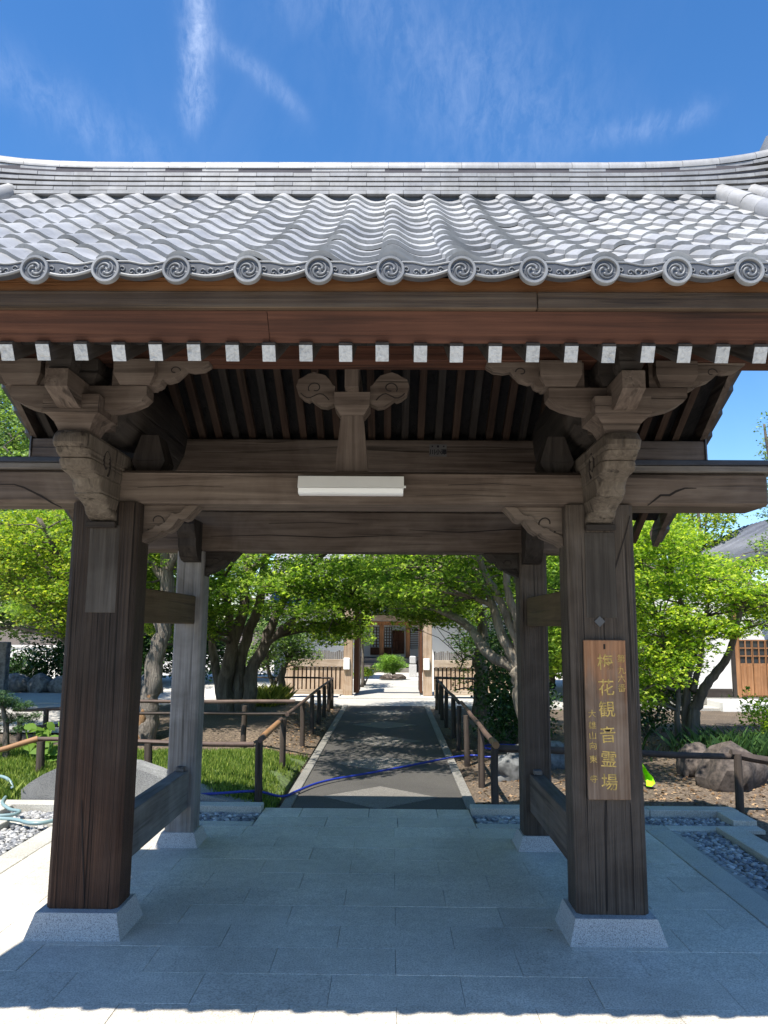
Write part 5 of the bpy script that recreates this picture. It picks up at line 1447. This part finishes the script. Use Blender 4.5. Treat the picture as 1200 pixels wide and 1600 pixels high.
# big-leaved plant
t = thing('big_leaf_plant', P(75, 1190, 8.4) * 1.0, 'bright big-leaved plant behind the low rail at the left', 'plant')
for k in range(34):
    px, py = random.uniform(42, 112), random.uniform(1128, 1192); Y = random.uniform(8.2, 8.7)
    c = P(px, py, Y); r_ = random.uniform(.05, .095); a = random.uniform(0, 6.28)
    d1 = Vector((math.cos(a), math.sin(a) * .6 - .5, random.uniform(-.5, .1))).normalized(); n_up = Vector((random.uniform(-.4, .2), -.5, .8)).normalized(); sd = d1.cross(n_up).normalized()
    pts_ = []
    for u, w in ((-1, .0), (-.85, .45), (-.4, .75), (.2, .7), (.7, .4), (1.15, 0), (.7, -.4), (.2, -.7), (-.4, -.75), (-.85, -.45)):
        pts_.append(c + d1 * u * r_ + sd * w * r_ - n_up * (w * w * .12 + .15 * u * u) * r_)
    mb = MB(); mb.add([c] + pts_, [(0, i + 1, (i + 1) % 10 + 1) for i in range(10)])
    mb.tube([c - d1 * r_, Vector((c.x, c.y + .05, max(.02, c.z * .4))), Vector((P(75, 1190, 8.4).x, 8.45, .05))], [.006, .006, .008], 4)
    obj('leaf', mb, M['bigleaf'], t, smooth=True)
gt = []
for _ in range(2600):
    x, y_ = random.uniform(-4.6, -3.0), random.uniform(7.3, 8.6); gt.append((x, y_, -.02))
t2 = stuff(link('tall_grass', blades('tall_grass', gt, .08, .24, M['grass'], .008, .7))); t2['label'] = 'taller rough grass at the left edge by the pale hose'; t2['category'] = 'grass'

# ------------------------------------------------------------------ inner gate with slatted fences
YG = 18.7
def X(px, py=1060, Y=YG): return P(px, py, Y).x
def Z(py, px=610, Y=YG): return P(px, py, Y).z
ig = thing('inner_gate', (X(608), YG, 0), 'pale cedar inner gate standing open at the far end of the path', 'gate')
for a, b, c_, d_ in ((537, 551, 552, 560), (661, 675, 656.5, 660.5)):
    obj('gate_post', MB().box(X(a), X(b), YG - .12, YG + .14, .02, Z(935), .012), M['cedar_z'], ig)
    obj('open_door', MB().box(X(c_) if a < 600 else X(c_), X(d_), YG + .16, YG + 1.3, .06, Z(945), .006), M['brown_z'], ig)
    obj('post_foot', MB().box(X(a - 3), X(b + 3), YG - .2, YG + .22, -.03, .018, .006), M['sand'], ig)
    cxp = X((a + b) / 2 - 2)
    obj('wall_lamp', MB().box(cxp - .075, cxp + .075, YG - .2, YG - .123, Z(1046), Z(1028), .012), M['metalwhite'], ig)
obj('lintel', MB().box(X(520), X(692), YG - .1, YG + .12, Z(948), Z(936), .008), M['cedar_x'], ig)
def slat_fence(label, x0, x1, postx):
    t = thing('slatted_fence', ((X(x0) + X(x1)) / 2, YG, 0), label, 'fence')
    xa, xb = X(x0), X(x1)
    obj('bottom_board', MB().box(xa, xb, YG - .03, YG + .03, .03, Z(1078), .004), M['cedar_x'], t)
    obj('middle_rail', MB().box(xa, xb, YG - .06, YG + .06, Z(1042), Z(1031), .004), M['cedar_x'], t)
    n_s = int((xb - xa) / .098)
    for i in range(n_s):
        xx = xa + .05 + (xb - xa - .08) * i / (n_s - 1)
        obj('slat', MB().box(xx - .034, xx + .034, YG - .015, YG + .015, Z(1078) + .002, Z(1042) - .002), M['cedar_z'], t)
        for dx_ in (-.025, .025): obj('upper_slat', MB().box(xx + dx_ - .02, xx + dx_ + .02, YG + .01, YG + .03, Z(1031) + .002, Z(1019) + random.uniform(-.02, .04)), M['grey_z'], t)
    obj('backing_board', MB().box(xa, xb, YG + .035, YG + .05, Z(1078), Z(1043)), M['brown_z'], t)
    for px in postx: obj('fence_post', MB().box(X(px) - .1, X(px) + .1, YG - .1, YG + .1, -.03, Z(1038), .01), M['cedar_z'], t)
    return t
slat_fence('pale slatted fence left of the inner gate', 446, 536.5, (452,))
slat_fence('pale slatted fence right of the inner gate', 678, 790, (788,))

# ------------------------------------------------------------------ temple hall
YH = 31.0
def XH(px): return P(px, 1020, YH).x
def ZH(py): return P(610, py, YH).z
hall = thing('temple_hall', (XH(615), YH, 0), 'temple hall with orange pillars, dark doors and white walls beyond the inner gate', 'building')
obj('platform', MB().box(XH(470), XH(760), YH - 1.2, YH + 8, -.1, ZH(1027), .02), M['dark_x'], hall)
obj('deck_edge', MB().box(XH(470), XH(760), YH - 1.24, YH - 1.201, ZH(1027) - .06, ZH(1025.5)), M['steel'], hall)
for k in range(3):
    obj('step', MB().box(XH(545), XH(640), YH - 1.95 + k * .23, YH - 1.245, -.1, ZH(1040) + k * .17, .01), M['grey_x'], hall)
obj('back_wall', MB().box(XH(440), XH(785), YH + .62, YH + 6, ZH(1027), ZH(930)), M['plaster'], hall)
for px in (592, 596.5, 636.5):
    if px == 592: continue
    obj('pillar', MB().prism([(XH(px) + .085 * math.cos(a), YH - .7 + .085 * math.sin(a)) for a in np.linspace(0, 6.283, 13)[:-1]], 'z', ZH(1046) * 0 + .0, ZH(972)), M['hinoki_z'], hall)
obj('tie_beam', MB().box(XH(550), XH(690), YH - .78, YH - .62, ZH(977), ZH(971), .01), M['hinoki_z'], hall)
obj('eave_board', MB().box(XH(480), XH(745), YH - 1.6, YH - .4, ZH(970), ZH(962), .01), M['cedar_x'], hall)
def pane_window(x0, x1, y0, y1, nx, ny, pane='shoji', fr='dark_z'):
    w = obj('window', MB().box(XH(x0), XH(x1), YH + .56, YH + .6, ZH(y1), ZH(y0)), M['brown_z'], hall)
    dx, dz = (XH(x1) - XH(x0)) / nx, (ZH(y0) - ZH(y1)) / ny
    for i in range(nx):
        for j in range(ny):
            a, c_ = XH(x0) + dx * i, ZH(y1) + dz * j
            obj('pane', MB().box(a + .02, a + dx - .02, YH + .54, YH + .558, c_ + .015, c_ + dz - .015), M[pane], w)
pane_window(578, 592.5, 980, 1012, 3, 7); pane_window(600, 612, 980, 1012, 3, 7); pane_window(641, 657, 980, 1014, 1, 12)
obj('panel', MB().box(XH(578), XH(612), YH + .5, YH + .61, ZH(1024), ZH(1012.5)), M['brown_z'], hall)
dr = obj('door', MB().box(XH(613), XH(632), YH + .5, YH + .6, ZH(1022), ZH(985)), M['brown_z'], hall)
for i in range(2):
    for (t0, t1) in ((989, 1001), (1004, 1017)):
        a = XH(614.5 + i * 9); obj('door_panel', MB().box(a, a + .19, YH + .47, YH + .498, ZH(t1), ZH(t0), .01), M['brown_z'], dr)
obj('transom', MB().box(XH(613), XH(632), YH + .5, YH + .6, ZH(984.5), ZH(977.5)), M['shoji'], hall)
rf = MB()
rp = [(YH - 2.6, ZH(961)), (YH - 2.6, ZH(957)), (YH + 1.0, ZH(957) + 2.3), (YH + 4.5, ZH(957) + 4.6), (YH + 8, ZH(957) + 2.4), (YH + 10, ZH(957)), (YH + 10, ZH(961))]
obj('roof', rf.prism(rp, 'x', XH(420), XH(800)), M['tile2'], hall)
gb = [(XH(560), ZH(962)), (XH(607), ZH(938)), (XH(655), ZH(962)), (XH(655), ZH(956)), (XH(607), ZH(929)), (XH(560), ZH(956))]
obj('porch_gable', MB().prism(gb, 'y', YH - 3.0, YH - 2.62), M['hinoki_z'], hall)
for a, b in ((430, 560), (662, 820)):
    cpz = P(600, 950, 25.5).z
    pw = tag(obj('plaster_wall', MB().box(P(a, 1000, 25.5).x, P(b, 1000, 25.5).x, 25.4, 25.6, -.05, cpz), M['plaster']), 'white plaster wall behind the %s slatted fence' % ('left' if a < 500 else 'right'), 'wall')
    obj('shade_coping', MB().prism([(24.3, cpz + .02), (24.3, cpz + .08), (25.5, cpz + .55), (26.6, cpz + .08), (26.6, cpz + .02)], 'x', P(a, 1000, 25.5).x - .1, P(b, 1000, 25.5).x + .1), M['farroof'], pw)  # wide overhang added to keep the plaster below in shade

# cloud-pruned pine in the court, stones, small shrub
bp = P(613, 1060, 25.0); bp.z = .12
pd = [(P(px, py, 25).x, 25 + random.uniform(-.2, .2), P(px, py, 25).z, r_, r_ * f) for px, py, r_, f in ((603, 1029, .28, .45), (616, 1029, .28, .45), (609, 1031, .3, .45), (596, 1039, .25, .45), (611, 1040, .38, .42), (624, 1039, .27, .45), (603, 1045, .3, .4), (617, 1045, .28, .4), (610, 1047, .3, .4))]
pine('court_pine', 'bright green cloud-pruned pine in the court before the hall', bp, [([bp, P(615, 1052, 25), P(609, 1045, 25)], .09, .05)], pd, 1100, .13, M['pinebright'])
for k, (px, r_, lab) in enumerate(((604, .24, 'left low brown rock under the court pine'), (622, .26, 'right low brown rock under the court pine'))):
    q_ = P(px, 1057, 24.6); tag(obj('rock', rough_rock(90 + k, r_, .22, .11, 2), M['rock'], None, smooth=40, loc=(q_.x, 24.6, .06)), lab, 'rock')
q_ = P(569, 1068, 22.0); bx = [(q_.x + random.uniform(-.22, .22), 22 + random.uniform(-.2, .2), .38 + random.uniform(-.06, .06), .2, .13) for _ in range(9)]
shrub('small yellow-green clipped shrub just inside the inner gate', bx, 900, .05, M['yellowleaf'], (q_.x, 22, 0))
q_ = P(577, 1055, 26); tag(obj('stone_marker', MB().box(q_.x - .13, q_.x + .13, 25.9, 26.15, -.05, P(577, 1047, 26).z, .02), M['granite']), 'short granite marker stone left of the court pine', 'stone')
q_ = P(645, 1055, 26.5); t = thing('stone_lantern', (q_.x, 26.5, 0), 'small pale stone lantern right of the court pine', 'lantern')
obj('lantern_post', MB().box(q_.x - .13, q_.x + .13, 26.4, 26.65, -.05, .38, .02), M['granite'], t)
obj('lantern_head', MB().box(q_.x - .11, q_.x + .11, 26.42, 26.63, .40, .66, .03), M['granite'], t)
bx = []
for _ in range(26):
    px, py = random.uniform(553, 580), random.uniform(955, 1010); Y = random.uniform(20.4, 22.2); p_ = P(px, py, Y); bx.append((p_.x, Y, p_.z, .2, .14))
b7 = P(566, 1060, 21.4); b7.z = 0
tree('young_maple', 'young yellow-green maple just behind the left gate post', b7, [([b7, P(567, 1030, 21.4), P(566, 1000, 21.4), P(570, 970, 21.4)], .05, .02)], bx, 200, .09, M['maplelight'], M['bark'])

# ------------------------------------------------------------------ side building on the right
YS = 17.3
def XS(px): return P(px, 1050, YS).x
def ZS(py): return P(1120, py, YS).z
sb = thing('side_building', (XS(1150), YS, 0), 'white-walled side building with worn orange wooden doors at the right', 'building')
obj('wall', MB().box(XS(1015), XS(1143), YS, YS + 5, .16, ZS(930)), M['plaster'], sb)
obj('base_board', MB().box(XS(1015), XS(1142), YS - .03, YS - .002, .16, .34, .004), M['dark_x'], sb)
obj('foundation', MB().box(XS(1010), XS(1290), YS - .05, YS + 5, -.1, .155), M['concrete'], sb)
obj('step', MB().box(XS(1100), XS(1290), YS - .9, YS - .06, -.1, .13, .01), M['plaster'], sb)
obj('corner_post', MB().box(XS(1143), XS(1149), YS - .05, YS + .1, .16, ZS(930)), M['dark_z'], sb)
obj('door_jamb', MB().box(XS(1149) + .002, XS(1156), YS - .04, YS + .08, .16, ZS(945)), M['hinoki_z'], sb)
for k in range(3):
    x0, x1 = XS(1157 + k * 21), XS(1177 + k * 21)
    d_ = obj('door', MB().box(x0, x1, YS, YS + .05, .17, ZS(1037), .004), M['hinoki_z'], sb)
    for j in range(2):
        a = x0 + (x1 - x0) * j / 2
        obj('door_board', MB().box(a + .008, a + (x1 - x0) / 2 - .008, YS - .012, YS - .001, .2, ZS(1040), .003), M['hinoki_z'], d_)
    w = obj('window', MB().box(x0, x1, YS + .03, YS + .05, ZS(1037) + .003, ZS(1000)), M['glass'], sb)
    for j in range(3):
        a = x0 + (x1 - x0) * (j) / 2 ; obj('glazing_bar', MB().box(a - .012, a + .012, YS - .0, YS + .028, ZS(1037) + .003, ZS(1000)), M['hinoki_z'], w)
    for j in range(4):
        zz = ZS(1037) + (ZS(1000) - ZS(1037)) * j / 3; obj('glazing_bar', MB().box(x0, x1, YS + .002, YS + .026, zz - .012, zz + .012), M['hinoki_z'], w)
obj('upper_wall', MB().box(XS(1143.5), XS(1290), YS + .06, YS + 5, ZS(1000) + .005, ZS(930)), M['plaster'], sb)
# tiled roof with its ridge running away from us
ex, ez = 8.15, H + 1.5
rn = MB()
rn.prism([(ex, ez), (ex + 3.4, ez + 1.75), (ex + 6.8, ez), (ex + 6.8, ez - .1), (ex + 3.4, ez + 1.62), (ex, ez - .1)], 'y', 15.2, 25)
sroof = obj('roof', rn, M['farroof'], sb)
L_ = math.hypot(3.4, 1.75)
for k in range(34):
    yy = 15.3 + k * .28
    mb = MB().tube([(ex - .02, yy, ez + .02), (ex + 3.4, yy, ez + 1.77)], .045, 6)
    obj('tile_row', mb, M['farroof'], sroof, smooth=True)
obj('fascia_board', MB().box(ex - .06, ex - .005, 15.15, 25, ez - .16, ez + .0), M['dark_y'], sb)

# ------------------------------------------------------------------ groups for repeated kinds
GROUPS = {'maple_tree': 'maples around the gate', 'broadleaf_tree': 'trees in the background', 'rock': 'rocks in the garden', 'log_fence': 'log fences', 'slatted_fence': 'slatted fences beside the inner gate',
          'plaster_wall': 'white walls behind the slatted fences', 'grass_clump': 'grass clumps', 'shrub': 'garden shrubs'}
for o in scene.objects:
    if o.parent is None and 'label' in o and o.name.split('.')[0] in GROUPS:
        o['group'] = GROUPS[o.name.split('.')[0]]
